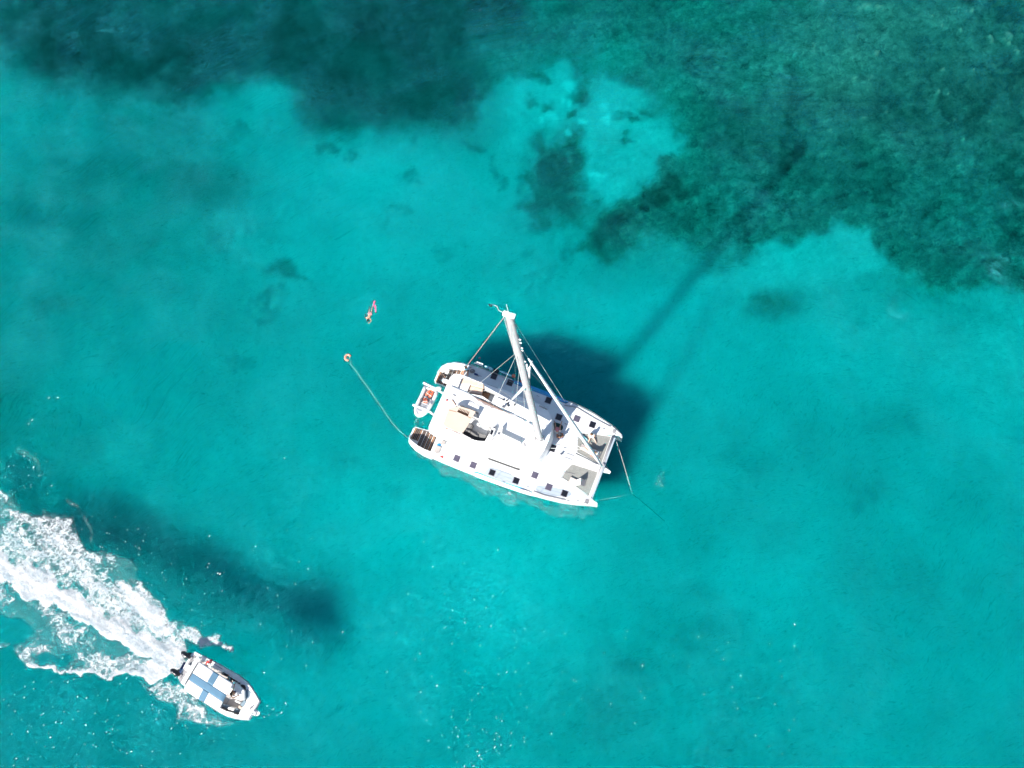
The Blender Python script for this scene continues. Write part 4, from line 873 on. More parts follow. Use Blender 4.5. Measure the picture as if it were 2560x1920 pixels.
# port rail: gangway, paddleboard, canvas bag, buoys
g = thing('gangway', 'white folding gangway lashed outside the port rail near the stern', 'gangway', W(1197, 908, 2.3))
for k, (a, b) in enumerate((((1186, 907.5), (1207, 915)), ((1192, 904.5), (1208, 910.5)))): ob('side_rail', tube(B(), [W(*a, 2.3), W(*b, 2.3)], 0.05, 6), 'gel', g)
for k in range(5):
    a = Vector((1188, 907.8)).lerp(Vector((1206, 914.3)), k / 4); b = Vector((1193, 904.8)).lerp(Vector((1207, 910.3)), k / 4); ob('rung', tube(B(), [W(a.x, a.y, 2.3), W(b.x, b.y, 2.3)], 0.025, 5), 'alu', g)
def board(x0, y0, x1, y1, wid, m, label, z=2.25, grp='boards stowed along the port rail'):
    A = W(x0, y0, z); Bq = W(x1, y1, z); t = (Bq - A).normalized(); s_ = Vector((t.y, -t.x, 0)); rings = []
    o = thing('paddleboard', label, 'paddleboard', (A + Bq) / 2, grp)
    for i in range(11):
        k = i / 10; w_ = wid * (math.sin(PI * min(max(k, .02), .98)) ** 0.45); c = A.lerp(Bq, k)
        rings.append([c + s_ * (w_ * math.cos(2 * PI * j / 8)) * .35 + Vector((0, 0, w_ * math.sin(2 * PI * j / 8))) for j in range(8)])
    ob('board_shell', loft(B(), rings), m, o, smooth=True); ob('deck_pad', tube(B(), [A.lerp(Bq, .3) + s_ * .12, A.lerp(Bq, .6) + s_ * .12], 0.05, 6), 'teal', o); ob('strap', tube(B(), [A.lerp(Bq, .5) - s_ * wid * .5, A.lerp(Bq, .5) + Vector((0, 0, wid * 1.1)), A.lerp(Bq, .5) + s_ * wid * .5], 0.03, 5), 'dark', o)
board(1211, 915.5, 1234, 925, 0.34, 'aqua', 'pale turquoise paddleboard standing on edge along the port rail behind the gangway')
board(1247, 927, 1281, 941, 0.26, 'aqua', 'slimmer turquoise board on edge along the port rail, nearer the mast')
b_ = B(); obox(b_, W(1240, 928, 2.2), 0.22, 0.16, 2.0, 2.45, CF); tag(ob('storage_bag', b_, 'dark', None, bevel=0.06), 'dark storage bag on the port rail between the two turquoise boards', 'bag')
def buoyball(x, y, z, r, m, label, grp=None):
    c = W(x, y, z); o = thing('mooring_buoy', label, 'buoy', c, grp); ob('float', ball(B(), c, r, seg=12), m, o, smooth=True); ob('eye_ring', tube(B(), [c + Vector((0.05 * math.cos(t), 0, r + 0.04 + 0.05 * math.sin(t))) for t in np.linspace(0, 2 * PI, 9)], 0.014, 5), 'steel', o)
buoyball(1284, 940, 2.35, 0.17, 'orange', 'bright orange round buoy tied to the port rail beyond the turquoise boards', 'orange buoys on the port rail')
buoyball(1304, 953, 2.3, 0.14, 'red', 'dull red round buoy on the port rail close to the mast', 'orange buoys on the port rail')
buoyball(1199, 895, 0.05, 0.10, 'pinkc', 'tiny pink float on the water off the port side of the catamaran')
b_ = B()
for k in range(8):
    a = k * 0.8; r = 0.22 - 0.02 * k; c = W(1181, 928, 2.06) + Vector((0, 0, 0.03 * k)); tube(b_, [c + Vector((r * math.cos(t + a), r * .8 * math.sin(t + a), .02 * math.sin(3 * t))) for t in np.linspace(0, 2 * PI, 17)], 0.02, 5)
tag(ob('rope_coil', b_, 'seam', None), 'dark coiled rope beside the person on the port quarter', 'rope')
b_ = B(); obox(b_, W(1190, 936, 2.1), 0.16, 0.07, 2.0, 2.2, CF); tag(ob('tool_box', b_, 'navy', None, bevel=0.03), 'small navy box on the port side deck behind the rope coil', 'box')
b_ = B(); ball(b_, W(1098, 1112, 1.95), 0.18, 1.2, 0.8, 0.7, 10); tag(ob('deck_bag', b_, 'blue', None, smooth=True), 'blue bag at the top of the starboard boarding steps', 'bag')
def crate(x, y, z, w, l, h, m, label, nm='locker_box', c_='box', rot=0):
    o = thing(nm, label, c_, W(x, y, z)); R = Matrix.Rotation(rot, 3, 'Z') @ CF
    ob('body', obox(B(), W(x, y, z), l, w, z, z + h, R), m, o, bevel=0.03); ob('lid', obox(B(), W(x, y, z + h), l + .02, w + .02, z + h, z + h + .04, R), m, o, bevel=0.015)
crate(1116, 954, 1.0, 0.17, 0.36, 0.28, 'gel', 'white cool box at the inner corner of the port boarding steps', 'cool_box', 'cool box')
crate(1108, 1107, 1.98, 0.17, 0.14, 0.16, 'taupe', 'small brown-grey box on deck forward of the starboard steps')
crate(1094, 1124, 1.98, 0.30, 0.2, 0.1, 'taupe', 'low square seat locker at the outer head of the starboard steps', 'seat_locker', 'locker')
for x, y, z in ((1121, 934, 1.3), (1134, 921, 1.7), (1128, 944, 1.6)):
    pass
b_ = B()
for k in range(7):
    q = W(1108 + 3.2 * k, 934 + 1.6 * k + 3 * math.sin(k), 1.0 + 0.1 * k); tube(b_, [q, q + Vector((0.12, 0.08, .1))], 0.07, 6)
tag(ob('snorkel_gear', b_, 'black', None), 'heap of black diving gear on the port boarding steps', 'diving gear')
fl = thing('red_pennant', 'small red pennant lying by the starboard gunwale aft', 'pennant', W(1103, 1142, 2.05)); b_ = B(); prism(b_, px([(1099, 1141), (1107, 1139), (1107, 1146)], 2.05), 2.03, 2.06); ob('cloth', b_, 'red', fl); ob('staff', tube(B(), [W(1107, 1139, 2.05), W(1107, 1150, 2.05)], 0.012, 5), 'steel', fl)

# ------------------------------------------------------------------ ropes and float
def rope(name, label, catg, pts, r, m, group=None):
    return tag(ob(name, tube(B(), pts, r, 6), m, None), label, catg, group)
rope('floating_line', 'thin pale line floating from the catamaran stern to the salmon lifebuoy', 'line', [W(x, y, z) for x, y, z in ((878, 902, .1), (876, 910, .05), (888, 924, .05), (904, 948, .03), (918, 966, .03), (941, 1000, .03), (962, 1030, .03), (980, 1057, .03), (1000, 1078, .03), (1012, 1088, .3), (1019, 1094, .8))], 0.009, 'rope')
hb = W(870, 894, 0.0); o = thing('lifebuoy', 'salmon horseshoe lifebuoy floating on the open water left of the catamaran', 'lifebuoy', hb)
pp = []
for t in np.linspace(math.radians(-22 + 20), math.radians(318 - 46), 16): pp.append(hb + Vector((0.235 * math.cos(t + .35), 0.27 * math.sin(t + .35), 0.05)))
ob('horseshoe', tube(B(), pp, 0.105, 10, flat=.8), 'buoy', o, smooth=True)
for k in (3, 8, 12): c = pp[k]; ob('band', ball(B(), c, 0.112, .5, .5, .82, 8), 'flagw' if k != 8 else 'buoy', o, smooth=True)
ob('grab_line', tube(B(), [pp[0] + Vector((0, 0, .05)), hb + Vector((.16, -.10, .08)), pp[-1] + Vector((.04, .02, .05))], 0.016, 5), 'rope', o)
rope('bridle_line', 'pale anchor bridle rope from the port bow slanting into the water', 'rope', [W(1540, 1101, 1.8), W(1553, 1140, 1.2), W(1567, 1187, .45), W(1574, 1212, 0.0), W(1581, 1236, -.6)], 0.015, 'rope', 'anchor bridle ropes')
rope('bridle_line', 'faint anchor bridle rope from the starboard bow, almost level with the water', 'rope', [W(1475, 1253, 1.8), W(1500, 1250, 1.0), W(1530, 1245, .15), W(1581, 1236, -.6)], 0.009, 'rope', 'anchor bridle ropes')
rope('anchor_chain', 'dark anchor chain running down through the water from the joined bridle', 'chain', [W(1581, 1236, -.45), W(1600, 1252, -1.2), W(1625, 1274, -2.0), W(1660, 1306, -2.7)], 0.018, 'chain')

# ------------------------------------------------------------------ swimmer
sw, G = person('snorkeller with dark hair and pink fins swimming face down on open water', W(925, 786, 0.02), dirpx((931, 770), (921, 798), 0), 'swim', 'skin', 'haird', None, 'pinkc',
   tweak=dict(knR=(-.38, .22, -.05), anR=(-.70, .34, -.12), toR=(-.82, .38, -.1), knL=(-.42, .02, -.02), anL=(-.80, -.02, .0), toL=(-.92, -.03, .0), elR=(.36, .42, -.1), haR=(.12, .46, -.15), elL=(.58, .34, -.03), haL=(.78, .22, 0)))
def fin(a, b, m='pink'):
    bm = B(); d_ = (b - a).normalized(); s_ = Vector((d_.y, -d_.x, 0)); q = [a + s_ * .05, a - s_ * .05, b - s_ * .09, b + d_ * .03, b + s_ * .09]
    prism(bm, q, a.z - .0, a.z + .02); return bm
ob('swim_fin', fin(W(933, 766, .05), W(936.5, 752.5, .05)), 'pink', sw); ob('swim_fin', fin(W(939.5, 781, .03), W(937.5, 763, .05)), 'pink', sw)
ob('snorkel', tube(B(), [W(919, 800, .05), W(917, 799, .2), W(916, 797, .4)], 0.018, 5), 'flagw', sw)
# ------------------------------------------------------------------ speedboat under way
SO = W(545, 1715, 0.0); sa = math.radians(-31.5); SF = Vector((math.cos(sa), math.sin(sa), 0)); SS = Vector((SF.y, -SF.x, 0))
sb = thing('speedboat', 'white twin-engined speedboat under way with a blue cross on its white canvas top', 'motorboat', SO)
gun = [(443.5, 1694), (449, 1704), (459, 1714), (480, 1732), (505, 1754), (540, 1777), (565, 1790), (585, 1796), (602, 1799), (622, 1800), (634, 1783), (649, 1753), (640, 1737), (628, 1718), (614, 1703), (595, 1688), (572, 1675), (540, 1657), (510, 1641), (486, 1628), (478, 1633), (462, 1660)]
G9 = px(gun, 0.95); gc = sum(G9, Vector()) / len(G9)
def toward(p, k, z): 
    r = p - gc; lu = r.dot(SF); lv = r.dot(SS); return SO + (gc - SO) + SF * (lu * (k + (1 - k) * .2)) + SS * (lv * k) + Vector((0, 0, z - gc.z))
bm = B(); loft(bm, [[toward(p, .05, -.35) for p in G9], [toward(p, .62, -.25) for p in G9], [toward(p, .86, .1) for p in G9], [toward(p, .97, .6) for p in G9], [toward(p, 1.0, .8) for p in G9], [toward(p, .99, .95) for p in G9]])
# open cockpit: hull top is a rim, sole lies lower
hullm = [f for f in bm.faces if abs(f.calc_center_median().z - .95) < .01 and len(f.verts) > 6]
bmesh.ops.delete(bm, geom=hullm, context='FACES')
ob('hull', bm, 'gel', sb)
cock = [(500, 1652), (560, 1683), (600, 1708), (616, 1724), (622, 1740), (606, 1768), (596, 1786), (560, 1776), (535, 1762), (462, 1716), (470, 1690), (484, 1664)]
ob('gunwale_deck', plate([toward(p, .985, .95) for p in G9], [px(cock, .95)], .86, .955), 'gel', sb, bevel=0.015)
ob('cockpit_sole', prism(B(), [toward(W(x, y, .3), 1.03, .3) for x, y in cock], .22, .3), 'taupe', sb)
bm = B(); cw = px(cock, .95); lo = [bm.verts.new((p.x, p.y, .28)) for p in cw]; hi = [bm.verts.new((p.x, p.y, .93)) for p in cw]
for i in range(len(cw)): bm.faces.new((lo[i], lo[(i + 1) % len(cw)], hi[(i + 1) % len(cw)], hi[i]))
ob('cockpit_lining', bm, 'hyp', sb)
ob('rubbing_strake', tube(B(), [toward(p, 1.0, .82) for p in G9[:-3]], 0.05, 6), 'hypg', sb)
for a, b in (((520, 1652), (550, 1669)), ((538, 1662), (556, 1673))): ob('side_rail', tube(B(), [W(*a, 1.1), W(*b, 1.1)], 0.02, 5), 'navy', sb)
# canvas top: four white panels and the blue cross
cor = [(499, 1654.5), (583, 1709), (545, 1779.5), (459, 1724)]
C4 = [W(x, y, 2.6) for x, y in cor]
def ct(a, b, z=0):  # a along, b across
    return C4[0].lerp(C4[1], a).lerp(C4[3].lerp(C4[2], a), b) + Vector((0, 0, z + .10 * math.sin(PI * b)))
def cpanel(name, a0, a1, b0, b1, m, z):
    bm = B(); n = 8; top = [[bm.verts.new(ct(a0 + (a1 - a0) * i / n, b0 + (b1 - b0) * j / n, z)) for j in range(n + 1)] for i in range(n + 1)]
    bot = [[bm.verts.new(v.co - Vector((0, 0, .03))) for v in r] for r in top]
    for i in range(n):
        for j in range(n): bm.faces.new((top[i][j], top[i + 1][j], top[i + 1][j + 1], top[i][j + 1])); bm.faces.new((bot[i][j], bot[i][j + 1], bot[i + 1][j + 1], bot[i + 1][j]))
    for i in range(n):
        bm.faces.new((top[i][0], bot[i][0], bot[i + 1][0], top[i + 1][0])); bm.faces.new((top[i][n], top[i + 1][n], bot[i + 1][n], bot[i][n]))
        bm.faces.new((top[0][i], top[0][i + 1], bot[0][i + 1], bot[0][i])); bm.faces.new((top[n][i], bot[n][i], bot[n][i + 1], top[n][i + 1]))
    return ob(name, bm, m, top_, smooth=True)
top_ = thing('canvas_top', None, None, W(520, 1717, 2.6)); top_.parent = sb; top_.location = Vector(top_.location) - Vector(sb.location)
for k_ in ('label', 'category'):
    if k_ in top_: del top_[k_]
A0, A1, B0, B1 = 0.43, 0.59, 0.40, 0.635
for a0, a1 in ((0, A0), (A1, 1)):
    for b0, b1 in ((0, B0), (B1, 1)): cpanel('white_panel', a0 + .001, a1 - .001, b0 + .001, b1 - .001, 'canvasw', 0)
cpanel('blue_panel', 0, 1, B0, B1, 'canvasb', 0.004); cpanel('blue_panel', A0, A1, 0, B0 - .001, 'canvasb', 0.004); cpanel('blue_panel', A0, A1, B1 + .001, 1, 'canvasb', 0.004)
for a in (0.02, .5, .98):
    bm = B(); tube(bm, [ct(a, 0) - Vector((0, 0, 1.7)), ct(a, 0) - Vector((0, 0, .05)), ct(a, .5) - Vector((0, 0, .06)), ct(a, 1) - Vector((0, 0, .05)), ct(a, 1) - Vector((0, 0, 1.7))], 0.022, 6); ob('canopy_hoop', bm, 'steel', sb)
# stern arch, bench, engine well
ob('stern_arch', prism(B(), px([(492, 1640), (500, 1645), (460, 1713), (451, 1708)], 1.7), 1.6, 1.72), 'gel', sb, bevel=0.04)
for x, y in ((495, 1643), (456, 1709)): t = W(x, y, 1.65); ob('arch_leg', tube(B(), [t, Vector((t.x, t.y, .5))], 0.06, 8), 'gel', sb)
ob('stern_seat', prism(B(), px([(469, 1660), (480, 1666), (472, 1680), (461, 1674)], 1.2), .6, 1.2), 'gel', sb, bevel=0.04)
ob('engine_well', prism(B(), px([(484, 1636), (492, 1641), (452, 1706), (446, 1697), (462, 1668)], .97), .955, .97), 'seam', sb)
ob('stern_platform', prism(B(), px([(459, 1655), (466, 1660), (452, 1684), (446, 1680)], .45), .3, .45), 'navy', sb)
ob('boarding_ladder', tube(B(), [W(452, 1657, .6), W(470, 1668, .9), W(462, 1683, .9), W(446, 1673, .6)], 0.02, 5), 'steel', sb)
def engine(x, y, lab=None):
    c = W(x, y, 1.15); o = ob('outboard_engine', bm_engine(c), 'black', sb, smooth=True)
    ob('cowl_badge', obox(B(), c - SF * .12 + SS * .06, 0.06, 0.05, c.z + .205, c.z + .235, SF), 'alu', o, bevel=.01)
    ob('cowl_stripe', tube(B(), [c - SF * .28 + SS * .12 + Vector((0, 0, .1)), c - SF * .1 + SS * .16 + Vector((0, 0, .13))], 0.03, 5), 'alu', o)
    ob('leg', prism(B(), [c - SF * .02 + SS * .06, c - SF * .3 + SS * .04, c - SF * .3 - SS * .04, c - SF * .02 - SS * .06], -.6, .95), 'dark', o)
    ob('bracket', obox(B(), c + SF * .45, .16, .12, .6, 1.05, SF), 'seam', o)
    return o
def bm_engine(c):
    bm = B(); rings = []
    for k in range(11):
        t = -0.46 + 0.92 * k / 10; w_ = .235 * max(.08, 1 - (t / .47) ** 2) ** .5 ; h = .25 * max(.08, 1 - (t / .47) ** 2) ** .5
        rings.append([c + SF * t + SS * (w_ * math.cos(2 * PI * j / 12)) + Vector((0, 0, h * math.sin(2 * PI * j / 12) * (1 if math.sin(2 * PI * j / 12) > 0 else 1.6))) for j in range(12)])
    return loft(bm, rings)
engine(464, 1637.5); engine(437.5, 1681)
# cockpit furniture
def block(name, pts, z0, z1, m, bev=0.03): return ob(name, prism(B(), px(pts, z1), z0, z1), m, sb, bevel=bev)
block('console', [(572, 1722), (583, 1703), (596, 1712), (611, 1727), (611, 1750), (600, 1751), (570, 1735)], .3, 1.25, 'gel')
block('bolster_seat', [(552.5, 1682), (556, 1680), (570, 1687), (568, 1693), (553, 1686)], .3, 1.05, 'black')
block('side_trim', [(576, 1693), (588, 1700), (600, 1708), (596, 1711), (583, 1704)], .3, 1.0, 'dark')
block('helm_seat', [(600, 1716), (604, 1711), (611, 1713), (614, 1720), (611, 1726), (603, 1723)], .3, 1.05, 'black')
block('bow_cushion', [(611, 1731), (618, 1722), (627, 1730), (624, 1742), (620, 1748), (611, 1742)], .5, .98, 'cushb')
block('bow_cushion', [(608.5, 1748.5), (616.5, 1753.5), (608, 1768), (600, 1762.5)], .5, .98, 'cushb')
block('bow_seat_base', [(597, 1763), (607, 1769), (604, 1775), (595, 1769)], .4, .97, 'cream')
for q in ([(556.5, 1760), (571, 1764), (566, 1777), (553, 1770)], [(589, 1771), (604, 1774), (599, 1786), (583, 1782)]):
    block('side_seat', q, .3, .72, 'cushb')
block('seat_back', [(554, 1767.5), (567, 1773.5), (565, 1777.5), (552, 1771.5)], .5, .98, 'black'); block('seat_back', [(585, 1780.5), (599.5, 1783.5), (594, 1788), (583, 1785)], .5, .98, 'black')
block('table', [(571, 1767), (587, 1771), (583.5, 1777), (569, 1772.5)], .3, .95, 'gel')
block('windscreen_base', [(587, 1750), (601, 1756), (600, 1759), (587, 1754)], 1.0, 1.25, 'gel')
ob('floor_seam', tube(B(), [W(575, 1744, .32), W(566, 1760, .32)], 0.03, 5), 'cushb', sb)
ob('pulpit_rail', tube(B(), [W(x, y, 1.35) for x, y in ((606, 1793), (622, 1797), (632, 1782), (644, 1755), (636, 1738), (624, 1720))], 0.022, 6), 'steel', sb)
ob('anchor_roller', prism(B(), px([(632, 1775), (643, 1775), (649.5, 1781), (649, 1786), (643, 1790), (636, 1789), (629, 1785)], 1.0), .9, 1.0), 'gel', sb, bevel=.02)
ob('bow_anchor', tube(B(), [W(634, 1777, 1.05), W(641, 1781, 1.08), W(638, 1790, 1.05)], 0.035, 6), 'steel', sb)
ob('bow_cleat', obox(B(), W(626, 1771, 1.0), .12, .05, .96, 1.06, SS), 'seam', sb, bevel=.01)
ob('bow_cleat', obox(B(), W(631, 1767, 1.0), .12, .04, .96, 1.02, SS), 'seam', sb, bevel=.01)
ob('roof_seam', tube(B(), [ct(1.0, 1.0) + Vector((0, 0, .02)), ct(.52, 1.0) + Vector((0, 0, .02))], 0.02, 5), 'seam', sb)
b_ = B()
for k in range(9):
    q = W(497 + 7 * k, 1648 + 4.3 * k + 2 * math.sin(2 * k), 1.0); tube(b_, [q, q + Vector((.14, .05 * math.sin(k), .06)), q + Vector((.2, -.12, .02))], 0.04, 5)
tag(ob('mooring_rope', b_, 'rope', None), 'untidy pale mooring rope along the port side of the speedboat', 'rope')
b_ = B()
for k in range(6):
    q = W(485 - 5.5 * k, 1650 + 10 * k, 1.0); tube(b_, [q, q + Vector((.1, .12, .05)), q + Vector((.02, .2, .0))], 0.03, 5)
tag(ob('fuel_hose', b_, 'rope', None), 'tangle of pale hoses in front of the outboard engines', 'hose')
# ensign on its staff
fo = thing('ensign', 'red flag with a white crescent on a short staff on the speedboat', 'flag', W(514, 1660, 1.0))
ob('staff', tube(B(), [W(513, 1662, 1.0), W(516, 1652, 1.75)], 0.015, 5), 'steel', fo)
fp = [(513, 1659.5), (517.5, 1653), (523, 1650.5), (529, 1648.5), (530, 1653), (528, 1658), (523.5, 1658.5), (519, 1657), (516, 1661)]
def wavy(pts, z, m, nm, par, t=.02):
    bm = B(); hi = [bm.verts.new(W(x, y, z) + Vector((0, 0, .06 * math.sin(x * .9)))) for x, y in pts]; lo = [bm.verts.new(v.co - Vector((0, 0, t))) for v in hi]
    bm.faces.new(hi); bm.faces.new(lo[::-1])
    for i in range(len(hi)): bm.faces.new((hi[i], lo[i], lo[(i + 1) % len(hi)], hi[(i + 1) % len(hi)]))
    return ob(nm, bm, m, par)
fc = wavy(fp, 1.6, 'red', 'flag_cloth', fo)
cres = [(522 + 2.4 + 2.2 * math.cos(t), 1654 + 2.2 * math.sin(t)) for t in np.linspace(.6, 2 * PI - .6, 12)] + [(522 + 3.1 + 1.7 * math.cos(t), 1654 + 1.7 * math.sin(t)) for t in np.linspace(2 * PI - .9, .9, 10)]
wavy(cres, 1.69, 'flagw', 'crescent', fc); wavy([(527.6 + (0.8 if k % 2 == 0 else .35) * math.cos(k * PI / 5), 1653.6 + (0.8 if k % 2 == 0 else .35) * math.sin(k * PI / 5)) for k in range(10)], 1.69, 'flagw', 'star', fc)
person('bare-chested tanned driver standing at the white console of the speedboat', W(585, 1733, 1.22), dirpx((583, 1727), (603, 1731), 1), 'stand', 'skint', 'haird', None, 'navy', tweak=dict(elL=(.02, .36, .34), haL=(-.02, .66, .30), haR=(.44, .12, .22)))
person('passenger in a teal shirt sitting by the port side of the speedboat behind the driver', W(576, 1699, .86), dirpx((576, 1697), (588, 1704), 1), 'sit', 'skint', 'haird', 'teal', 'dark', tweak=dict(kn=(.36, .14, .08), an=(.42, .14, -.36), to=(.54, .14, -.40)))
# ------------------------------------------------------------------ wake and foam
foam = np.zeros(SHP)
wx2 = fbm(SHP, 10, 4, rng, .6) * 6; wy2 = fbm(SHP, 10, 4, rng, .6) * 6
def fpoly(poly, val, soft, op='max', s=3.456, oy=1200, ox=0):
    global foam
    P_ = [(x / s + ox, y / s + oy) for x, y in poly]; xs = [p[0] for p in P_]; ys = [p[1] for p in P_]
    k = sm(0.5 + sdf(P_, XX + wx2, YY + wy2) / (2 * soft)) * val
    foam = np.maximum(foam, k) if op == 'max' else foam * (1 - k)
fpoly([(-1200, -250), (-400, 0), (0, 110), (110, 110), (150, 280), (260, 310), (430, 290), (620, 340), (630, 470), (760, 555), (880, 600), (1000, 640), (1100, 690), (1200, 790), (1290, 900), (1400, 1050), (1450, 1150), (1530, 1270), (1610, 1420), (1600, 1490), (1400, 1400), (1000, 1180), (600, 980), (330, 780), (0, 700), (-1200, 300)], .56, 5)
fpoly([(-1200, 300), (0, 640), (120, 690), (330, 740), (480, 880), (640, 980), (800, 1080), (1000, 1170), (1200, 1280), (1400, 1380), (1610, 1470), (1590, 1600), (1480, 1659), (1240, 1659), (1300, 1560), (1100, 1460), (950, 1370), (800, 1300), (640, 1200), (480, 1100), (250, 1070), (180, 1010), (110, 890), (0, 860), (-1200, 700)], 1.0, 15)
fpoly([(1000, 860), (1150, 880), (1260, 1000), (1380, 1120), (1450, 1230), (1540, 1380), (1420, 1380), (1250, 1260), (1100, 1050)], .72, 8)
fpoly([(-1200, 600), (0, 840), (110, 900), (190, 1060), (480, 1110), (700, 1250), (1000, 1420), (1300, 1560), (1480, 1640), (1100, 1680), (700, 1660), (400, 1620), (210, 1590), (170, 1520), (130, 1410), (290, 1340), (240, 1270), (120, 1180), (0, 1150), (-1200, 900)], .54, 5)
fpoly([(300, 1520), (420, 1500), (600, 1520), (640, 1580), (520, 1600), (330, 1580)], .9, 6, 'cut')
fpoly([(-60, 1400), (100, 1400), (110, 1430), (0, 1450), (-60, 1450)], .6, 2)
fpoly([(1490, 1220), (1600, 1240), (1740, 1300), (1800, 1310), (1880, 1320), (1900, 1400), (1990, 1450), (2005, 1530), (1930, 1480), (1850, 1440), (1750, 1450), (1650, 1410), (1560, 1400)], .60, 3)
fpoly([(560, 150), (620, 180), (660, 250), (720, 330), (745, 350), (760, 400), (800, 440), (790, 480), (760, 430), (735, 400), (700, 320), (640, 240), (580, 210)], .55, 2)
fpoly([(210, 1560), (400, 1600), (700, 1640), (1000, 1650), (1500, 1650), (1420, 1720), (1000, 1690), (650, 1665), (330, 1625), (215, 1600)], .85, 3)
fpoly([(0, 1850), (0, 0)], 0, 1) if False else None
fpoly([(350, 1700), (385, 1712), (400, 1700), (430, 1706), (452, 1716), (480, 1740), (520, 1770), (560, 1790), (586, 1800), (600, 1806), (560, 1812), (520, 1812), (480, 1818), (440, 1808), (436, 1780), (440, 1768), (420, 1752), (395, 1745), (375, 1728), (355, 1716)], .52, 4, s=1, oy=0)
fpoly([(376, 1700), (400, 1697), (440, 1716), (450, 1730), (410, 1722)], .30, 3, s=1, oy=0)
fpoly([(578, 1632), (584, 1650), (592, 1668), (600, 1690), (610, 1700), (618, 1690), (608, 1672), (596, 1655), (586, 1636)], .34, 3, s=1, oy=0)
fpoly([(605, 1672), (632, 1668), (628, 1690), (626, 1712), (614, 1706)], .26, 4, s=1, oy=0)
fpoly([(575, 1622), (600, 1650), (625, 1690), (640, 1720), (660, 1760), (655, 1700), (620, 1650), (590, 1616)], .16, 6, s=1, oy=0)
for poly, v in (([(35, 1128), (48, 1120), (70, 1140), (96, 1172), (100, 1185), (84, 1172), (62, 1150)], .52), ([(168, 1255), (185, 1262), (178, 1272)], .4)): fpoly(poly, v, 4, s=1, oy=0)
# pale hull reflection painted on the water along the catamaran's starboard side
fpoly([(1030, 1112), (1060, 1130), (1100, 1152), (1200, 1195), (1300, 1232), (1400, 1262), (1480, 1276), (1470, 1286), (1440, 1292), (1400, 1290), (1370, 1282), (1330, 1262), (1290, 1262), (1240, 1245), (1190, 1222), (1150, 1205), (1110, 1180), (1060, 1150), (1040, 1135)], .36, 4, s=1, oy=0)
foam = np.where(foam < .8, foam * (1 - .30 * sm((mid + .4 * fine) / 1.6)), foam)
FD = 0.085
def foam_sheet(name, x0, y0, x1, y1, lab, amp):
    """only the cells that carry foam, as a height field just above the water"""
    cor_ = [W(x, y, 0) for x, y in ((x0, y0), (x1, y0), (x0, y1), (x1, y1))]; a = [min(c.x for c in cor_), max(c.x for c in cor_)]; b = [min(c.y for c in cor_), max(c.y for c in cor_)]
    xs = np.arange(a[0], a[1], FD); ys = np.arange(b[0], b[1], FD); X, Y = np.meshgrid(xs, ys); x, y = PXY(X, Y, np.zeros(X.shape)); dn = at_px(foam, x, y)
    dn = np.where((x < x0) | (x > x1) | (y < y0) | (y > y1), 0, dn)
    md = at_px(mid, x, y); fn = at_px(fine, x, y)
    Z = 0.012 + dn * 0.02 + amp * np.clip(dn - .3, 0, 1) * np.clip(1 + .55 * md * .5 + .8 * fn * .5, 0, 3) * .12
    idx = np.arange(X.size).reshape(X.shape); q = np.stack([idx[:-1, :-1], idx[:-1, 1:], idx[1:, 1:], idx[1:, :-1]], -1).reshape(-1, 4)
    q = q[dn.ravel()[q].max(1) > .02]; used = np.unique(q); re = np.full(X.size, -1); re[used] = np.arange(len(used)); q = re[q]
    co = np.stack([X.ravel()[used], Y.ravel()[used], Z.ravel()[used]], -1).astype(np.float32)
    me = bpy.data.meshes.new(name); me.vertices.add(len(co)); me.vertices.foreach_set('co', co.ravel()); me.loops.add(q.size); me.loops.foreach_set('vertex_index', q.ravel().astype(np.int32))
    me.polygons.add(len(q)); me.polygons.foreach_set('loop_start', np.arange(0, q.size, 4, dtype=np.int32)); me.update(calc_edges=True); me.polygons.foreach_set('use_smooth', np.ones(len(q), bool))
    at = me.attributes.new('dens', 'FLOAT', 'POINT'); at.data.foreach_set('value', dn.ravel()[used].astype(np.float32))
    o = bpy.data.objects.new(name, me); COL.objects.link(o); me.materials.append(foam_mat); tag(o, lab, 'foam', kind='stuff'); return o
foam_mat = bpy.data.materials.new('sea_foam'); foam_mat.use_nodes = True; nt = foam_mat.node_tree; N = nt.nodes; L = nt.links
bs = N['Principled BSDF']; bs.inputs['Roughness'].default_value = .8; bs.inputs['Base Color'].default_value = (.86, .89, .90, 1)
geo = N.new('ShaderNodeNewGeometry'); dn = attr(nt, 'dens')
wn_ = noise_n(nt, geo.outputs['Position'], 1.6, 6, .75, 0.6)
vm = N.new('ShaderNodeVectorMath'); vm.operation = 'MULTIPLY_ADD'; L.new(wn_.outputs['Color'], vm.inputs[0]); vm.inputs[1].default_value = (1.0, 1.0, 0); L.new(geo.outputs['Position'], vm.inputs[2])
mpf = N.new('ShaderNodeMapping'); mpf.inputs['Rotation'].default_value = (0, 0, math.radians(52)); mpf.inputs['Scale'].default_value = (1.0, 1.6, 0.0); L.new(vm.outputs[0], mpf.inputs['Vector'])
def vor(scale):
    v = N.new('ShaderNodeTexVoronoi'); v.feature = 'DISTANCE_TO_EDGE'; v.inputs['Scale'].default_value = scale; v.inputs['Randomness'].default_value = 1.0; L.new(mpf.outputs[0], v.inputs['Vector']); return v.outputs['Distance']
r1 = noise_n(nt, mpf.outputs[0], 1.5, 5, .62, 1.2); r2 = noise_n(nt, mpf.outputs[0], 6.0, 5, .6, 1.0)
lace = mth(nt, 'MAXIMUM', mth(nt, 'MULTIPLY_ADD', vor(1.8), -4.2, 1.0), mth(nt, 'MULTIPLY_ADD', vor(4.2), -3.8, .78))
rid = mth(nt, 'MULTIPLY_ADD', mth(nt, 'ABSOLUTE', mth(nt, 'MULTIPLY_ADD', r2.outputs['Fac'], 2.0, -1.0)), -5.5, .85)
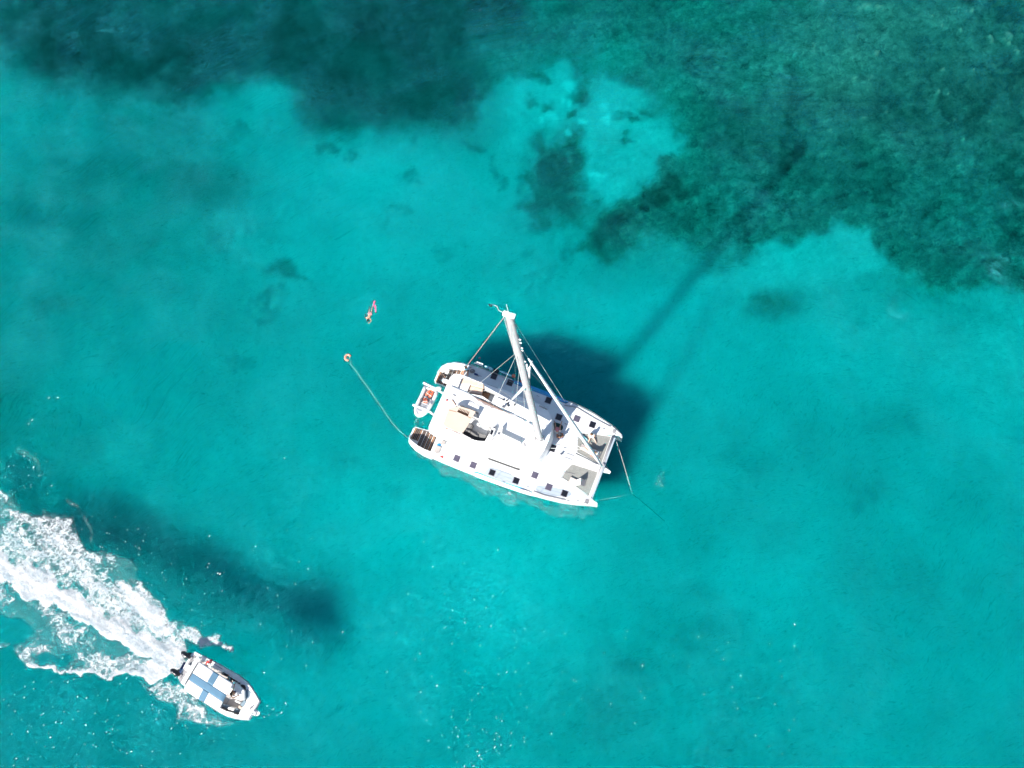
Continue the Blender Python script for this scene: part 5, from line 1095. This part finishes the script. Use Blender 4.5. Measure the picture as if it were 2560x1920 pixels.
pat = mth(nt, 'MAXIMUM', lace, rid)
pat = mth(nt, 'ADD', mth(nt, 'MULTIPLY', pat, .62), mth(nt, 'MULTIPLY_ADD', r1.outputs['Fac'], 1.5, -.62))
k1 = mth(nt, 'ADD', pat, mth(nt, 'MULTIPLY_ADD', dn.outputs['Fac'], 2.2, -1.58))
al = mth(nt, 'MULTIPLY', k1, 4.0, clamp=True)
veil = mth(nt, 'MULTIPLY', mth(nt, 'MULTIPLY', dn.outputs['Fac'], dn.outputs['Fac']), mth(nt, 'MULTIPLY_ADD', r1.outputs['Fac'], 1.0, .1), clamp=True)
veil = mth(nt, 'ADD', veil, mth(nt, 'MULTIPLY', mth(nt, 'MULTIPLY_ADD', r2.outputs['Fac'], 4.0, -1.7, clamp=True), mth(nt, 'MULTIPLY', dn.outputs['Fac'], .9)), clamp=True)
al = mth(nt, 'MAXIMUM', al, mth(nt, 'MULTIPLY', veil, .34))
mpc = N.new('ShaderNodeMapping'); mpc.inputs['Scale'].default_value = (.35, 1.6, 1); rtc = N.new('ShaderNodeVectorRotate'); rtc.rotation_type = 'Z_AXIS'; rtc.inputs['Angle'].default_value = math.radians(33); L.new(vm.outputs[0], rtc.inputs['Vector']); L.new(rtc.outputs[0], mpc.inputs['Vector'])
st_ = noise_n(nt, mpc.outputs[0], 1.3, 6, .68, .4); rc = N.new('ShaderNodeValToRGB'); rc.color_ramp.elements[0].position = .36; rc.color_ramp.elements[1].position = .56
rc.color_ramp.elements[0].color = (.42, .52, .58, 1); rc.color_ramp.elements[1].color = (.86, .88, .89, 1); L.new(st_.outputs['Fac'], rc.inputs[0]); L.new(rc.outputs[0], bs.inputs['Base Color'])
edge = mth(nt, 'MULTIPLY', dn.outputs['Fac'], 12.0, clamp=True)
L.new(mth(nt, 'MULTIPLY', al, edge), bs.inputs['Alpha'])
bp = N.new('ShaderNodeBump'); bp.inputs['Strength'].default_value = 1.0; bp.inputs['Distance'].default_value = .25; L.new(r2.outputs['Fac'], bp.inputs['Height']); L.new(bp.outputs[0], bs.inputs['Normal'])
foam_sheet('wake_foam', -120, 1100, 660, 1825, 'broad white churned wake trailing from the speedboat to the left edge', 1.0)
foam_sheet('hull_reflection', 1020, 1100, 1490, 1300, 'painted pale hull reflection along the starboard waterline of the catamaran', .2)
# flecks of foam, and sun glints put in as white flecks
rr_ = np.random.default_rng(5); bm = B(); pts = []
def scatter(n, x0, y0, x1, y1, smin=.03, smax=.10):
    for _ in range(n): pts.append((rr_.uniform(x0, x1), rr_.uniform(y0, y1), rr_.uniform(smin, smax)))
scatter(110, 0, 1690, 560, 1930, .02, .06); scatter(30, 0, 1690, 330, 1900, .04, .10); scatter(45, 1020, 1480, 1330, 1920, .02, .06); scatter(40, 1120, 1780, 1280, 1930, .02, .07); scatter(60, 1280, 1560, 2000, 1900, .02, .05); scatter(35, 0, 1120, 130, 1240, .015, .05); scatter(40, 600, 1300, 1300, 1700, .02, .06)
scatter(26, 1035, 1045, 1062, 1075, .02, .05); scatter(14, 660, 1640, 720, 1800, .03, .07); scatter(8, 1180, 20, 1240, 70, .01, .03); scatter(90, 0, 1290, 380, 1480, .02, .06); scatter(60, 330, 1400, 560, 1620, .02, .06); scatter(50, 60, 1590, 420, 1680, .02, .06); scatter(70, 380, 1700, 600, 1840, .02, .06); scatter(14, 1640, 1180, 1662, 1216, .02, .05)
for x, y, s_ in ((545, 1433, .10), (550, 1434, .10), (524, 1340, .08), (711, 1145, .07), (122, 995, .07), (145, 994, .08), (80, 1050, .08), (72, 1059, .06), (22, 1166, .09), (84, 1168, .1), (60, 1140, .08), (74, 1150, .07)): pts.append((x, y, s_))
for x, y, s_ in pts:
    c = W(x, y, .02); n = 6; a0 = rr_.uniform(0, 6); st = rr_.uniform(1, 3.2); s_ = s_ * .55; an_ = rr_.uniform(0.0, 2.4)
    q = []
    for j in range(n):
        t = 2 * PI * j / n + a0; r = s_ * rr_.uniform(.6, 1.3); lx, ly = r * st * math.cos(t), r * math.sin(t); q.append(c + Vector((lx * math.cos(an_) - ly * math.sin(an_), lx * math.sin(an_) + ly * math.cos(an_), 0)))
    lo = [bm.verts.new(p) for p in q]; tp = bm.verts.new(c + Vector((0, 0, .03)))
    for j in range(n): bm.faces.new((lo[j], lo[(j + 1) % n], tp))
me = bpy.data.meshes.new('foam_and_glint_flecks'); bm.to_mesh(me); bm.free(); me.materials.append(mat('foam_glint_fleck', (.8, .83, .83), .7)); o = bpy.data.objects.new('foam_and_glint_flecks', me); COL.objects.link(o); tag(o, 'tiny white foam flecks and painted sun glints scattered over the open sea', 'foam', kind='stuff')
